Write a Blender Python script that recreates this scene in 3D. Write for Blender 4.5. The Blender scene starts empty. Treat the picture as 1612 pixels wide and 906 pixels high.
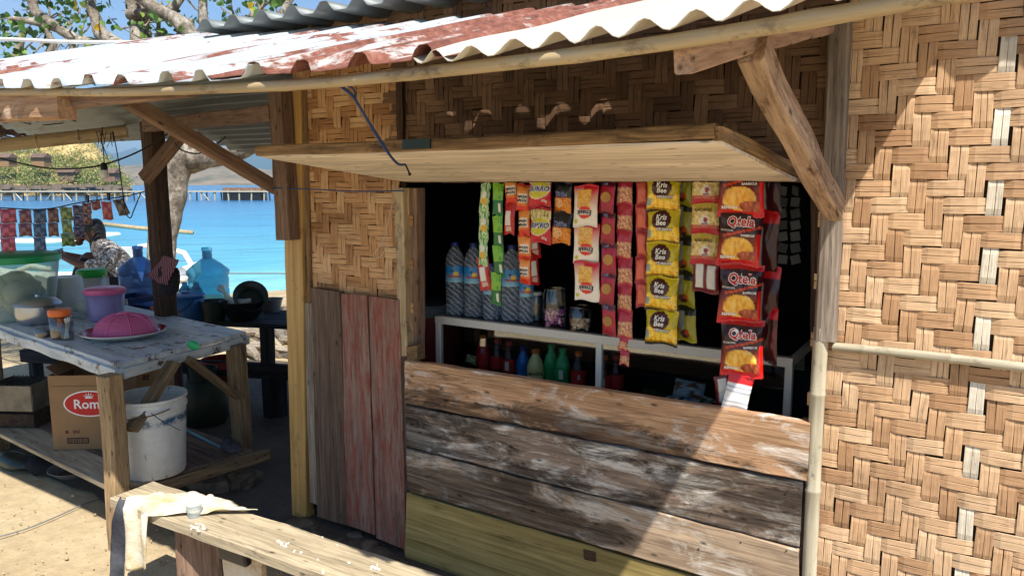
import bpy, bmesh, math, random
import numpy as np
from mathutils import Vector, Matrix, noise, Euler
R = math.radians
random.seed(7)
sc = bpy.context.scene
COL = sc.collection

# ------------------------------------------------------------------ camera, sky, sun, exposure
PITCH, YAW, EYE = R(8.0), R(32.3), 1.55
CAM = Vector((0, -2.248, EYE))
cd = bpy.data.cameras.new('camera'); cam = bpy.data.objects.new('camera', cd); COL.objects.link(cam)
cd.sensor_width = 36; cd.lens = 36*1164/1612; cd.clip_end = 20000; cd.clip_start = .05
cam.location = CAM; cam.rotation_euler = (R(90)-PITCH, 0, YAW); sc.camera = cam

SUN = Vector((1.385, -1.0, 2.46)).normalized()
ELEV = math.asin(SUN.z); AZ = math.atan2(SUN.x, SUN.y)
w = bpy.data.worlds.new('World'); sc.world = w; w.use_nodes = True
nt = w.node_tree; nt.nodes.clear()
sky = nt.nodes.new('ShaderNodeTexSky'); sky.sky_type = 'NISHITA'; sky.sun_disc = False
sky.sun_elevation = ELEV; sky.sun_rotation = AZ; sky.air_density = 1.0; sky.dust_density = .0; sky.ozone_density = 6
bg = nt.nodes.new('ShaderNodeBackground'); bg.inputs[1].default_value = .085
out = nt.nodes.new('ShaderNodeOutputWorld')
tc = nt.nodes.new('ShaderNodeTexCoord'); mp = nt.nodes.new('ShaderNodeMapping'); mp.inputs[3].default_value = (1.5, 1.5, 5)
ns = nt.nodes.new('ShaderNodeTexNoise'); ns.inputs['Scale'].default_value = 2.2; ns.inputs['Detail'].default_value = 7
rp = nt.nodes.new('ShaderNodeValToRGB'); rp.color_ramp.elements[0].position = .56; rp.color_ramp.elements[1].position = .9
rp.color_ramp.elements[1].color = (.55, .55, .55, 1)
mx = nt.nodes.new('ShaderNodeMixRGB'); mx.inputs[2].default_value = (7.5, 7.8, 8.2, 1)
nt.links.new(tc.outputs['Generated'], mp.inputs[0]); nt.links.new(mp.outputs[0], ns.inputs['Vector'])
nt.links.new(ns.outputs[0], rp.inputs[0]); nt.links.new(rp.outputs[0], mx.inputs[0]); nt.links.new(sky.outputs[0], mx.inputs[1])
nt.links.new(mx.outputs[0], bg.inputs[0]); nt.links.new(bg.outputs[0], out.inputs[0])
sd = bpy.data.lights.new('sun', 'SUN'); sd.energy = 4.8; sd.angle = R(.53); sd.color = (1, .95, .86)
sun = bpy.data.objects.new('sun', sd); COL.objects.link(sun); sun.rotation_euler = SUN.to_track_quat('Z', 'Y').to_euler()
sc.view_settings.view_transform = 'Standard'; sc.view_settings.look = 'None'
sc.view_settings.exposure = .93; sc.view_settings.gamma = 1
sc.cycles.transparent_max_bounces = 32

# ------------------------------------------------------------------ measuring helpers (photo pixel -> point on a real plane)
_fw = Vector((-math.sin(YAW), math.cos(YAW), 0)); _rt = Vector((math.cos(YAW), math.sin(YAW), 0)); _up = Vector((0, 0, 1))
_F = _fw*math.cos(PITCH)-_up*math.sin(PITCH); _U = _up*math.cos(PITCH)+_fw*math.sin(PITCH)
def ray(x, y): return _rt*((x-806)/1164)+_U*((453-y)/1164)+_F
def at_y(x, y, Y=0):
    r = ray(x, y); return CAM+r*((Y-CAM.y)/r.y)
def at_z(x, y, Z=0):
    r = ray(x, y); return CAM+r*((Z-CAM.z)/r.z)
def at_x(x, y, X):
    r = ray(x, y); return CAM+r*((X-CAM.x)/r.x)
def at_d(x, y, d): return CAM+ray(x, y)*d
def nz(x, y=0, z=0): return noise.noise(Vector((x, y, z)))

# ------------------------------------------------------------------ materials
def rgb(h, s=1):
    return tuple((((int(h[i:i+2], 16)/255+.055)/1.055)**2.4 if int(h[i:i+2], 16) > 10 else int(h[i:i+2], 16)/255/12.92)*s for i in (0, 2, 4))+(1,)
class NT:
    def __init__(s, name):
        s.m = bpy.data.materials.new(name); s.m.use_nodes = True; s.t = s.m.node_tree
        s.b = s.t.nodes['Principled BSDF']; s.o = s.t.nodes['Material Output']
    def n(s, k, **kw):
        x = s.t.nodes.new(k)
        for a, v in kw.items(): setattr(x, a, v)
        return x
    def l(s, a, b): s.t.links.new(a, b)
    def coord(s, scale, kind='Object', rnd=True):
        c = s.n('ShaderNodeTexCoord'); m = s.n('ShaderNodeMapping'); m.inputs[3].default_value = scale
        if rnd:
            oi = s.n('ShaderNodeObjectInfo'); mu = s.n('ShaderNodeMath', operation='MULTIPLY'); mu.inputs[1].default_value = 37
            s.l(oi.outputs['Random'], mu.inputs[0]); ad = s.n('ShaderNodeVectorMath', operation='ADD')
            s.l(c.outputs[kind], ad.inputs[0]); s.l(mu.outputs[0], ad.inputs[1]); s.l(ad.outputs[0], m.inputs[0])
        else: s.l(c.outputs[kind], m.inputs[0])
        return m.outputs[0]
    def noise(s, v, scale=1, detail=6, rough=.6, dist=0):
        x = s.n('ShaderNodeTexNoise'); x.inputs['Scale'].default_value = scale; x.inputs['Detail'].default_value = detail
        x.inputs['Roughness'].default_value = rough; x.inputs['Distortion'].default_value = dist; s.l(v, x.inputs['Vector']); return x.outputs[0]
    def ramp(s, f, stops):
        x = s.n('ShaderNodeValToRGB'); e = x.color_ramp.elements
        while len(e) < len(stops): e.new(.5)
        for a, (p, c) in zip(e, stops): a.position = p; a.color = c if len(c) == 4 else tuple(c)+(1,)
        s.l(f, x.inputs[0]); return x.outputs[0]
    def mix(s, f, a, b, mode='MIX'):
        x = s.n('ShaderNodeMixRGB', blend_type=mode)
        for i, v in enumerate((f, a, b)):
            if hasattr(v, 'links'): s.l(v, x.inputs[i])
            else: x.inputs[i].default_value = v
        return x.outputs[0]
    def bump(s, h, st=.3, d=.01, prev=None):
        x = s.n('ShaderNodeBump'); x.inputs['Strength'].default_value = st; x.inputs['Distance'].default_value = d
        s.l(h, x.inputs['Height'])
        if prev: s.l(prev, x.inputs['Normal'])
        return x.outputs[0]
G = lambda v: (v, v, v, 1)
def plain(name, c, rough=.6, metal=0, trans=0, alpha=1, spec=.5, ior=1.45, var=.12, coat=0):
    k = NT(name)
    f = k.noise(k.coord((14, 14, 14)), 1, 5)
    col = k.mix(1, c if isinstance(c, tuple) else rgb(c), k.ramp(f, [(.25, G(1-var*1.6)), (.75, G(1+0*var))]), 'MULTIPLY')
    k.l(col, k.b.inputs['Base Color']); k.b.inputs['Roughness'].default_value = rough; k.b.inputs['Metallic'].default_value = metal
    k.b.inputs['Transmission Weight'].default_value = trans; k.b.inputs['Alpha'].default_value = alpha; k.b.inputs['IOR'].default_value = ior
    k.b.inputs['Specular IOR Level'].default_value = spec; k.b.inputs['Coat Weight'].default_value = coat
    return k.m
def wood(name, dark, light, stain=None, st_amt=.5, white=None, wh_amt=.6, grain=60, bump=.5, rough=.85, knots=True, stretch=3.0, wscale=1.0, where=None):
    k = NT(name)
    v = k.coord((stretch, grain, grain)); g1 = k.noise(v, 1, 8, .65, .4)
    v2 = k.coord((stretch*3, grain*3.5, grain*3.5)); g2 = k.noise(v2, 1, 4, .6)
    col = k.ramp(g1, [(.3, rgb(dark)), (.5, tuple((a+b)/2 for a, b in zip(rgb(dark), rgb(light)))), (.68, rgb(light))])
    col = k.mix(1, col, k.ramp(g2, [(.35, G(.68)), (.62, G(1.06))]), 'MULTIPLY')
    # broad change of tone from place to place and from board to board
    b = k.noise(k.coord((1.6, 5, 5)), 1, 4, .6); col = k.mix(1, col, k.ramp(b, [(.3, G(.72)), (.7, G(1.15))]), 'MULTIPLY')
    oi = k.n('ShaderNodeObjectInfo'); col = k.mix(1, col, k.ramp(oi.outputs['Random'], [(0, G(.82)), (1, G(1.1))]), 'MULTIPLY')
    if white:
        f = k.noise(k.coord((5*wscale, 13*wscale, 13*wscale)), 1, 9, .72, .6); f = k.ramp(f, [(wh_amt, G(0)), (wh_amt+.10, G(.95))])
        f = k.mix(1, f, k.ramp(g2, [(.3, G(.35)), (.6, G(1))]), 'MULTIPLY'); col = k.mix(f, col, rgb(white))
    if stain:
        f = k.noise(k.coord((3.3*wscale, 11*wscale, 11*wscale)), 1.1, 10, .7, .8)
        if where:   # (axis, from, to, added): the mould sits on one part of the board
            sx = k.n('ShaderNodeSeparateXYZ'); tc_ = k.n('ShaderNodeTexCoord'); k.l(tc_.outputs['Object'], sx.inputs[0])
            for ax, a0, a1, am in where:
                mr = k.n('ShaderNodeMapRange'); mr.inputs[1].default_value = a0; mr.inputs[2].default_value = a1; mr.inputs[3].default_value = 0; mr.inputs[4].default_value = am
                k.l(sx.outputs[ax], mr.inputs[0]); ad = k.n('ShaderNodeMath', operation='ADD'); k.l(f, ad.inputs[0]); k.l(mr.outputs[0], ad.inputs[1]); f = ad.outputs[0]
        f = k.ramp(f, [(st_amt, G(0)), (st_amt+.11, G(.95))])
        f = k.mix(1, f, k.ramp(g1, [(.3, G(1)), (.7, G(.55))]), 'MULTIPLY'); col = k.mix(f, col, rgb(stain))
    if knots:
        vo = k.n('ShaderNodeTexVoronoi'); vo.inputs['Scale'].default_value = 1; k.l(k.coord((9, 22, 22)), vo.inputs['Vector'])
        kn = k.ramp(vo.outputs['Distance'], [(.05, G(.22)), (.16, G(1))]); col = k.mix(1, col, kn, 'MULTIPLY')
    cr = k.noise(k.coord((stretch*.45, grain*1.3, grain*1.3)), 1, 3, .5); cm = k.noise(k.coord((4, 9, 9)), 1, 3)
    cr = k.mix(k.ramp(cm, [(.45, G(0)), (.55, G(1))]), G(1), k.ramp(cr, [(.488, G(1)), (.5, G(.22)), (.512, G(1))])); col = k.mix(1, col, cr, 'MULTIPLY')
    k.l(col, k.b.inputs['Base Color']); k.b.inputs['Roughness'].default_value = rough; k.b.inputs['Specular IOR Level'].default_value = .25
    k.l(k.bump(g2, bump*.6, .002, k.bump(g1, bump, .004)), k.b.inputs['Normal'])
    return k.m
M = {}
M['plank_tan'] = wood('weathered_tan_plank', 'a47c5a', 'd2a883', stain='2e231d', st_amt=.585, white='d8d0c6', wh_amt=.515, grain=45, stretch=2.5, where=[(1, -.06, -.125, .22), (0, .95, 1.2, -.12)])
M['plank_grey'] = wood('mottled_grey_plank', '6b574a', 'b8a08a', stain='1f1814', st_amt=.445, white='ddd5ca', wh_amt=.475, grain=45, stretch=2.5, where=[(0, .45, .05, .10), (0, 1.0, 1.3, .08)])
M['plank_brown'] = wood('pale_brown_plank', '87705c', 'c9ae90', stain='281f1a', st_amt=.49, white='cfc5b8', wh_amt=.51, grain=40, stretch=2.2, where=[(0, .9, .5, .12), (0, .9, 1.1, -.2), (1, -.03, -.10, .05)])
M['ply_yellow'] = wood('yellow_green_board', '8a7844', 'b59f68', stain='5d5230', st_amt=.58, grain=26, stretch=1.1, knots=False, bump=.15)
M['flap_ply'] = wood('pale_plywood', 'dccab4', 'f2e4d2', stain='b49c80', st_amt=.60, grain=22, stretch=1.0, bump=.15)
M['lath'] = wood('yellowed_lath', '604a35', 'a98860', stain='2c2119', st_amt=.52, white='c8b08c', wh_amt=.64, grain=60)
M['timber'] = wood('brown_timber', '6e5444', '9f8370', stain='38271d', st_amt=.6, grain=50)
M['timber_pink'] = wood('sawn_pinkish_timber', 'a5816b', 'cba88f', stain='7a4a2e', st_amt=.62, grain=50, bump=.25)
M['timber_grey'] = wood('grey_weathered_timber', '5f5147', 'a89a8b', stain='4a2f20', st_amt=.62, white='c9c0b5', wh_amt=.68, grain=55)
M['timber_dark'] = wood('dark_timber', '2c211c', '5f4a3b', stain='15110f', st_amt=.6, grain=50)
M['brace'] = wood('chewed_pale_brace', '957660', 'd2b499', stain='5b3a24', st_amt=.54, white='e3d5c4', wh_amt=.6, grain=35, wscale=1.6, bump=.9)
M['plank_old'] = wood('old_greybrown_plank', '4f3f36', '8c7565', stain='2b211c', st_amt=.58, grain=50, stretch=1.8)
M['plank_pale'] = wood('pale_grey_lath', '7d7062', 'b3a694', stain='3c322b', st_amt=.62, grain=50)
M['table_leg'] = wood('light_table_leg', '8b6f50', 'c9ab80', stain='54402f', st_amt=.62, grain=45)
M['leg_shade'] = wood('leg_wood_shaded', '5a4a3b', '95805f', stain='2d241d', st_amt=.56, grain=45)  # the leg wood again, shade put into its darker tones
M['bench'] = wood('sun_bleached_bench', '94856d', 'cbba9b', stain='665340', st_amt=.6, white='d8cdb8', wh_amt=.66, grain=45, stretch=2)
M['darkboard'] = wood('near_black_board', '14161c', '30343d', grain=40)  # near-black bluish wood grain
M['interior'] = wood('unlit_black_inside', '0b0b0f', '17161a', grain=30, knots=False)  # near-black colour carries the darkness of the unlit inside
def redplank():
    k = NT('flaking_red_paint'); v = k.coord((3, 60, 60)); g = k.noise(v, 1, 8, .7, .3)
    base = k.ramp(g, [(.3, rgb('5c4840')), (.7, rgb('a08878'))])
    red = k.ramp(k.noise(k.coord((4, 18, 18)), 1, 6), [(.3, rgb('6b2f26')), (.7, rgb('984f3e'))])
    f = k.noise(k.coord((7, 55, 55)), 1, 9, .75); f = k.ramp(f, [(.40, G(1)), (.54, G(.12))])
    col = k.mix(f, base, red)
    d = k.noise(k.coord((1.8, 9, 9)), 1, 8, .7); col = k.mix(k.ramp(d, [(.58, G(0)), (.7, G(.7))]), col, rgb('3b2925'))
    k.l(col, k.b.inputs['Base Color']); k.b.inputs['Roughness'].default_value = .8
    k.l(k.bump(g, .5, .003, k.bump(f, .35, .002)), k.b.inputs['Normal']); return k.m
M['plank_red'] = redplank()
def weave(name, lo, mid, hi):
    k = NT(name); oi = k.n('ShaderNodeObjectInfo'); ge = k.n('ShaderNodeNewGeometry')
    v = k.coord((9, 330, 60)); g = k.noise(v, 1, 5, .6, .15)
    v2 = k.coord((22, 800, 100)); g2 = k.noise(v2, 1, 3, .6)
    c = k.ramp(oi.outputs['Random'], [(0, rgb(lo)), (.45, rgb(mid)), (1, rgb(hi))])
    ci = k.ramp(ge.outputs['Random Per Island'], [(0, (.84, .82, .80)), (.12, (.9, .9, .9)), (.5, (1, .99, .98)), (1, (1.08, 1.05, 1.0))])
    c = k.mix(1, c, ci, 'MULTIPLY'); c = k.mix(1, c, k.ramp(g, [(.3, G(.55)), (.45, G(.9)), (.7, G(1.12))]), 'MULTIPLY')
    c = k.mix(1, c, k.ramp(g2, [(.3, G(.72)), (.6, G(1.05))]), 'MULTIPLY')
    big = k.n('ShaderNodeNewGeometry'); mpb = k.n('ShaderNodeMapping'); mpb.inputs[3].default_value = (3, 3, 4); k.l(big.outputs['Position'], mpb.inputs[0]); bb = k.noise(mpb.outputs[0], 1, 5, .65); c = k.mix(1, c, k.ramp(bb, [(.36, (.74, .72, .71)), (.5, G(1)), (.7, (1.06, 1.04, 1.0))]), 'MULTIPLY')
    s = k.noise(k.coord((12, 60, 60)), 1, 7, .7); c = k.mix(k.ramp(s, [(.56, G(0)), (.72, G(.6))]), c, rgb('4f3826'))
    k.l(c, k.b.inputs['Base Color']); k.b.inputs['Roughness'].default_value = .6; k.b.inputs['Specular IOR Level'].default_value = .3
    k.l(k.bump(g2, .25, .001, k.bump(g, .5, .0015)), k.b.inputs['Normal']); return k.m
M['weave_sun'] = weave('woven_bamboo_bleached', 'ad8562', 'cda680', 'ddbc98')
M['weave_warm'] = weave('woven_bamboo_golden', 'a3764c', 'c49669', 'd8b388')
M['weave_brown'] = weave('woven_bamboo_shaded', '624a38', '80634b', '9c7d61')  # brown weave, tones lowered to deepen the shade above the hatch
M['weave_back'] = plain('brown_under_layer', '4a3626', .95, var=.4)
M['weave_white'] = weave('white_bamboo_strip', 'cfc2ac', 'e2d8c5', 'efe8da')
def bamboo(name, lo, hi, spots='3a2a1a', amt=.62):
    k = NT(name); g = k.noise(k.coord((2, 45, 45)), 1, 6, .6)
    c = k.ramp(g, [(.3, rgb(lo)), (.7, rgb(hi))]); s = k.noise(k.coord((9, 16, 16)), 1, 9, .75)
    c = k.mix(k.ramp(s, [(amt, G(0)), (amt+.12, G(.8))]), c, rgb(spots))
    k.l(c, k.b.inputs['Base Color']); k.b.inputs['Roughness'].default_value = .5; k.l(k.bump(g, .25, .002), k.b.inputs['Normal']); return k.m
M['bamboo_yellow'] = bamboo('yellow_bamboo', '9c7840', 'c9a262', '4a3520', .58); M['bamboo_grey'] = bamboo('grey_bamboo', '8f8571', 'c9bfa6', '2f2a24', .56)
M['bamboo_tan'] = bamboo('tan_bamboo', '8f7a58', 'bda884', '43362a', .54)
def roofm(name, thr, zinc, under=.5):
    k = NT(name); n1 = k.noise(k.coord((5.5, 1.3, 2)), 1.4, 10, .72, .5); n2 = k.noise(k.coord((40, 30, 30)), 1, 6, .7)
    rust = k.ramp(n2, [(.3, rgb('4b2a20')), (.55, rgb('7d4a3a')), (.75, rgb('9a7360'))])
    z = k.mix(1, rgb(zinc), k.ramp(k.noise(k.coord((6, 2.5, 6)), 1, 6), [(.3, G(.8)), (.7, G(1.0))]), 'MULTIPLY')
    f = k.ramp(n1, [(thr, G(0)), (thr+.05, G(1))]); sp = k.ramp(n2, [(.68, G(0)), (.76, G(.8))])
    c = k.mix(f, k.mix(sp, z, rgb('9a6a4c')), rust)
    k.l(c, k.b.inputs['Base Color']); k.l(k.ramp(f, [(0, G(.42)), (1, G(.9))]), k.b.inputs['Roughness'])
    k.l(k.ramp(f, [(0, G(.25)), (1, G(0))]), k.b.inputs['Metallic']); k.l(k.bump(n2, .25, .002), k.b.inputs['Normal']); return k.m
M['roof_white'] = roofm('white_zinc_sheet', .57, 'ccd3d6'); M['roof_mixed'] = roofm('part_rusted_zinc_sheet', .52, 'c4cbce')
M['roof_rust'] = roofm('rusted_sheet', .42, 'c9c6c0'); M['roof_cream'] = roofm('cream_cement_sheet', .66, 'd9d1c1')
M['roof_grey'] = roofm('grey_old_zinc', .60, '767b7a')
def sandm():
    k = NT('beach_sand'); c = k.coord((1, 1, 1), rnd=False)
    n1 = k.noise(c, .9, 6, .6); n2 = k.noise(c, 14, 8, .65); n3 = k.noise(c, 120, 4, .6)
    col = k.ramp(n1, [(.35, rgb('a89473')), (.65, rgb('c0ae8e'))]); col = k.mix(1, col, k.ramp(n2, [(.3, G(.8)), (.65, G(1.05))]), 'MULTIPLY')
    vo = k.n('ShaderNodeTexVoronoi'); vo.inputs['Scale'].default_value = 26; k.l(c, vo.inputs['Vector'])
    col = k.mix(k.ramp(vo.outputs['Distance'], [(.08, G(.8)), (.16, G(0))]), col, rgb('7f6a50'))
    k.l(col, k.b.inputs['Base Color']); k.b.inputs['Roughness'].default_value = .95; k.b.inputs['Specular IOR Level'].default_value = .1
    k.l(k.bump(n3, .4, .004, k.bump(n2, .5, .03)), k.b.inputs['Normal']); return k.m
M['sand'] = sandm()
M['white_paint'] = plain('white_paint', 'e4e2da', .5); M['cream_alu'] = plain('cream_aluminium', 'e9e0d2', .4, 0, var=.05)
M['rope_blue'] = plain('blue_rope', '2a4378', .8); M['cable'] = plain('black_cable', '121214', .5); M['hose'] = plain('white_hose', 'd9d4cc', .5)
M['pink'] = plain('pink_plastic', 'd8689a', .35); M['purple'] = plain('lilac_plastic', '9d8fc4', .3, trans=.25)
M['green_lid'] = plain('green_plastic_lid', '149a5c', .35); M['green_lid2'] = plain('bright_green_lid', '1e9c34', .35)
M['orange_lid'] = plain('orange_plastic_lid', 'e5702a', .4); M['red_glaze'] = plain('red_enamel', '9c1622', .2); M['white_glaze'] = plain('white_enamel', 'd9dad2', .25)
M['blue_plastic'] = plain('blue_plastic', '1f5f9c', .35); M['navy_plastic'] = plain('navy_plastic', '16305f', .4); M['darkgreen'] = plain('dark_green_plastic', '1c2f2c', .4)
M['black_plastic'] = plain('black_plastic', '14151a', .35); M['grey_plastic'] = plain('grey_plastic', '6f7477', .5); M['steel'] = plain('brushed_aluminium_pot', 'b9bcc0', .3, .9)
M['white_plastic'] = plain('translucent_white_plastic', 'c9cdc9', .4, trans=.15); M['stone'] = plain('rough_stone', '77695a', .95, var=.5)
M['cardboard'] = plain('brown_cardboard', '94734f', .85); M['cardin'] = plain('cardboard_inside', '6b5137', .9)
M['sauce'] = plain('dark_red_sauce', '6d1a10', .25); M['white_cloth'] = plain('pale_cloth', 'e3dccb', .95, var=.2); M['grey_cloth'] = plain('charcoal_cloth', '4d4f55', .95, var=.2)
M['skin'] = plain('brown_skin', '6b4432', .55); M['hair'] = plain('black_hair', '0d0c0e', .55); M['trousers'] = plain('dark_trousers', '2c2222', .9)
M['bulb'] = plain('white_bulb', 'dcdcd8', .3); M['red_print'] = plain('red_ink', 'bf2620', .7, var=.03); M['white_print'] = plain('white_ink', 'e8e6e0', .7, var=.03); M['black_print'] = plain('black_ink', '17161a', .7, var=.03)
M['blue_print'] = plain('blue_ink', '1b3f9a', .6, var=.03); M['maroon_print'] = plain('maroon_ink', '5a0f16', .6, var=.03); M['yellow_print'] = plain('yellow_ink', 'f0c81e', .6, var=.03)
M['cap_blue'] = plain('blue_cap', '1d2c7c', .4); M['gas'] = plain('green_gas_cylinder', '1b2c20', .5); M['gas_red'] = plain('red_plastic_basket', '8a1c26', .5)
M['boat'] = plain('white_boat_paint', 'e9e9e4', .45, var=.05); M['knotcloth'] = plain('dark_cloth', '191a20', .95); M['rustmetal'] = plain('rusty_metal', '5f4632', .8, .2, var=.5)
M['blue_strap'] = plain('pale_blue_strap', '5b9bb4', .45); M['tin'] = plain('dull_tin', '8d8574', .5, .4, var=.4)
def clear(name, tint, a=.35, rough=.08, gloss=False, ior=1.4):
    k = NT(name); t = k.n('ShaderNodeBsdfTransparent'); t.inputs[0].default_value = rgb(tint)
    g = k.n('ShaderNodeBsdfGlossy' if gloss else 'ShaderNodeBsdfPrincipled'); g.inputs[0].default_value = G(1) if gloss else rgb(tint); g.inputs['Roughness'].default_value = rough
    fr = k.n('ShaderNodeFresnel'); 
    ge = k.n('ShaderNodeNewGeometry'); mi = k.n('ShaderNodeMapRange'); mi.inputs[3].default_value = ior; mi.inputs[4].default_value = 1/ior; k.l(ge.outputs['Backfacing'], mi.inputs[0]); k.l(mi.outputs[0], fr.inputs[0])
    ad = k.n('ShaderNodeMath', operation='ADD'); ad.inputs[1].default_value = a; ad.use_clamp = True
    k.l(fr.outputs[0], ad.inputs[0]); ms = k.n('ShaderNodeMixShader'); k.l(ad.outputs[0], ms.inputs[0]); k.l(t.outputs[0], ms.inputs[1]); k.l(g.outputs[0], ms.inputs[2])
    k.l(ms.outputs[0], k.o.inputs['Surface']); return k.m
M['clear'] = clear('clear_plastic', 'e8ecee', .05, .06, True); M['clear_blue'] = clear('blue_clear_plastic', '8fcbe0', .3); M['clear_blue2'] = clear('deep_blue_clear_plastic', '7d9dca', .3)
M['glass'] = clear('cabinet_glass', 'f4f8f8', .0, .015, True, 2.3); M['milky'] = clear('milky_plastic', 'e6ece8', .10, .3); M['cup'] = clear('thin_cup_plastic', 'e8ecec', .22, .2); M['bag'] = clear('crumpled_clear_bag', 'dfe5dc', .5, .3)
M['bottle'] = clear('water_bottle_plastic', 'dbe6f2', .09, .15)
def clothm(name, a, b, c):
    k = NT(name); f = k.noise(k.coord((7, 7, 7)), 1, 7, .65); w1 = k.noise(k.coord((260, 260, 260)), 1, 2); w2 = k.noise(k.coord((38, 38, 38)), 1, 5, .6)
    col = k.ramp(f, [(.36, rgb(c)), (.5, rgb(a)), (.66, rgb(b))]); col = k.mix(1, col, k.ramp(w1, [(.35, G(.8)), (.65, G(1.05))]), 'MULTIPLY')
    k.l(col, k.b.inputs['Base Color']); k.b.inputs['Roughness'].default_value = 1; k.b.inputs['Specular IOR Level'].default_value = .1
    k.l(k.bump(w1, .4, .001, k.bump(w2, .55, .008)), k.b.inputs['Normal']); return k.m
M['white_cloth'] = clothm('limp_cream_cloth', 'd5cbb6', 'e2dccd', 'bfae86'); M['grey_cloth'] = clothm('faded_charcoal_cloth', '44464c', '5b5e66', '33343a')
def ribbed():  # pale diagonal bands painted on as highlights of ribs and water
    m = clear('water_bottle_plastic', 'dbe6f2', .0, .1); t = m.node_tree; k = NT.__new__(NT); k.t = t; k.m = m
    w_ = k.n('ShaderNodeTexWave'); w_.bands_direction = 'DIAGONAL'; w_.inputs['Scale'].default_value = 16; w_.inputs['Distortion'].default_value = 5; w_.inputs['Detail'].default_value = 3; w_.inputs['Detail Scale'].default_value = 2
    k.l(k.coord((1, 1, 1.6)), w_.inputs['Vector']); ad = [n for n in t.nodes if n.type == 'MATH' and n.operation == 'ADD'][0]; k.l(k.ramp(w_.outputs[0], [(.3, G(.08)), (.95, G(.30))]), ad.inputs[1])
    return m
M['bottle'] = ribbed()
def painted():  # flat print carried by the mesh itself
    k = NT('printed_foil'); a = k.n('ShaderNodeAttribute'); a.attribute_name = 'print'
    f = k.noise(k.coord((90, 90, 30)), 1, 4); k.l(a.outputs['Color'], k.b.inputs['Base Color']); k.b.inputs['Roughness'].default_value = .26
    k.l(k.bump(f, .35, .0015), k.b.inputs['Normal']); return k.m
M['foil'] = painted()

# ------------------------------------------------------------------ objects
WM = {}
class MB:
    def __init__(s): s.v = []; s.f = []; s.c = None
    def add(s, vs, fs, mat=None):
        o = len(s.v); s.v += [tuple((mat @ Vector(v)) if mat else v) for v in vs]; s.f += [tuple(i+o for i in f) for f in fs]; return s
    def box(s, c, size, rot=None, mat=None):
        x, y, z = (d/2 for d in size); vs = [(-x, -y, -z), (x, -y, -z), (x, y, -z), (-x, y, -z), (-x, -y, z), (x, -y, z), (x, y, z), (-x, y, z)]
        m = Matrix.Translation(c)
        if rot: m = m @ Euler(rot).to_matrix().to_4x4()
        if mat: m = mat @ m
        return s.add(vs, [(3, 2, 1, 0), (4, 5, 6, 7), (0, 1, 5, 4), (1, 2, 6, 5), (2, 3, 7, 6), (3, 0, 4, 7)], m)
    def lathe(s, prof, n=20, mat=None, close=False, ell=1):
        vs = []; fs = []
        for r, z in prof:
            for i in range(n):
                a = 2*math.pi*i/n; vs.append((r*math.cos(a), r*math.sin(a)*ell, z))
        for j in range(len(prof)-1):
            for i in range(n): fs.append((j*n+i, j*n+(i+1) % n, (j+1)*n+(i+1) % n, (j+1)*n+i))
        if prof[0][0] > 1e-5: fs.append(tuple(range(n-1, -1, -1)))
        if close: fs.append(tuple((len(prof)-1)*n+i for i in range(n)))
        return s.add(vs, fs, mat)
    def tube(s, pts, rad, n=8, caps=True):
        pts = [Vector(p) for p in pts]; vs = []; fs = []; prev = None
        for i, p in enumerate(pts):
            t = (pts[min(i+1, len(pts)-1)]-pts[max(i-1, 0)]).normalized()
            if prev is None:
                prev = t.cross(Vector((0, 0, 1)) if abs(t.z) < .9 else Vector((1, 0, 0))).normalized()
            prev = (prev-t*prev.dot(t)).normalized(); b = t.cross(prev)
            r = rad[i] if hasattr(rad, '__len__') else rad
            for k in range(n):
                a = 2*math.pi*k/n; vs.append(tuple(p+(prev*math.cos(a)+b*math.sin(a))*r))
        for i in range(len(pts)-1):
            for k in range(n): fs.append((i*n+k, i*n+(k+1) % n, (i+1)*n+(k+1) % n, (i+1)*n+k))
        if caps: fs.append(tuple(range(n-1, -1, -1))); fs.append(tuple((len(pts)-1)*n+k for k in range(n)))
        return s.add(vs, fs)
    def sphere(s, c, r, n=12, m=8, mat=None):
        r = r if hasattr(r, '__len__') else (r, r, r)
        pr = [(max(1e-6, math.sin(math.pi*j/m)), -math.cos(math.pi*j/m)) for j in range(m+1)]
        mm = Matrix.Translation(c) @ (mat or Matrix.Identity(4)) @ Matrix.Diagonal((*r, 1)); return s.lathe(pr, n, mm)
    def mesh(s, name, shift=None):
        me = bpy.data.meshes.new(name); me.from_pydata([tuple(Vector(v)-shift) for v in s.v] if shift else s.v, [], s.f)
        if s.c is not None:
            at = me.color_attributes.new('print', 'FLOAT_COLOR', 'POINT')
            at.data.foreach_set('color', [x for c in s.c for x in (c[0], c[1], c[2], 1)])
        me.validate(); return me
def finish(o, parent, Mx):
    COL.objects.link(o); WM[o] = Mx
    if parent: o.parent = parent; o.matrix_local = WM[parent].inverted() @ Mx
    else: o.matrix_local = Mx
    return o
def setmat(me, mat):
    if isinstance(mat, str): mat = M[mat]
    if mat: me.materials.append(mat)
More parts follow.
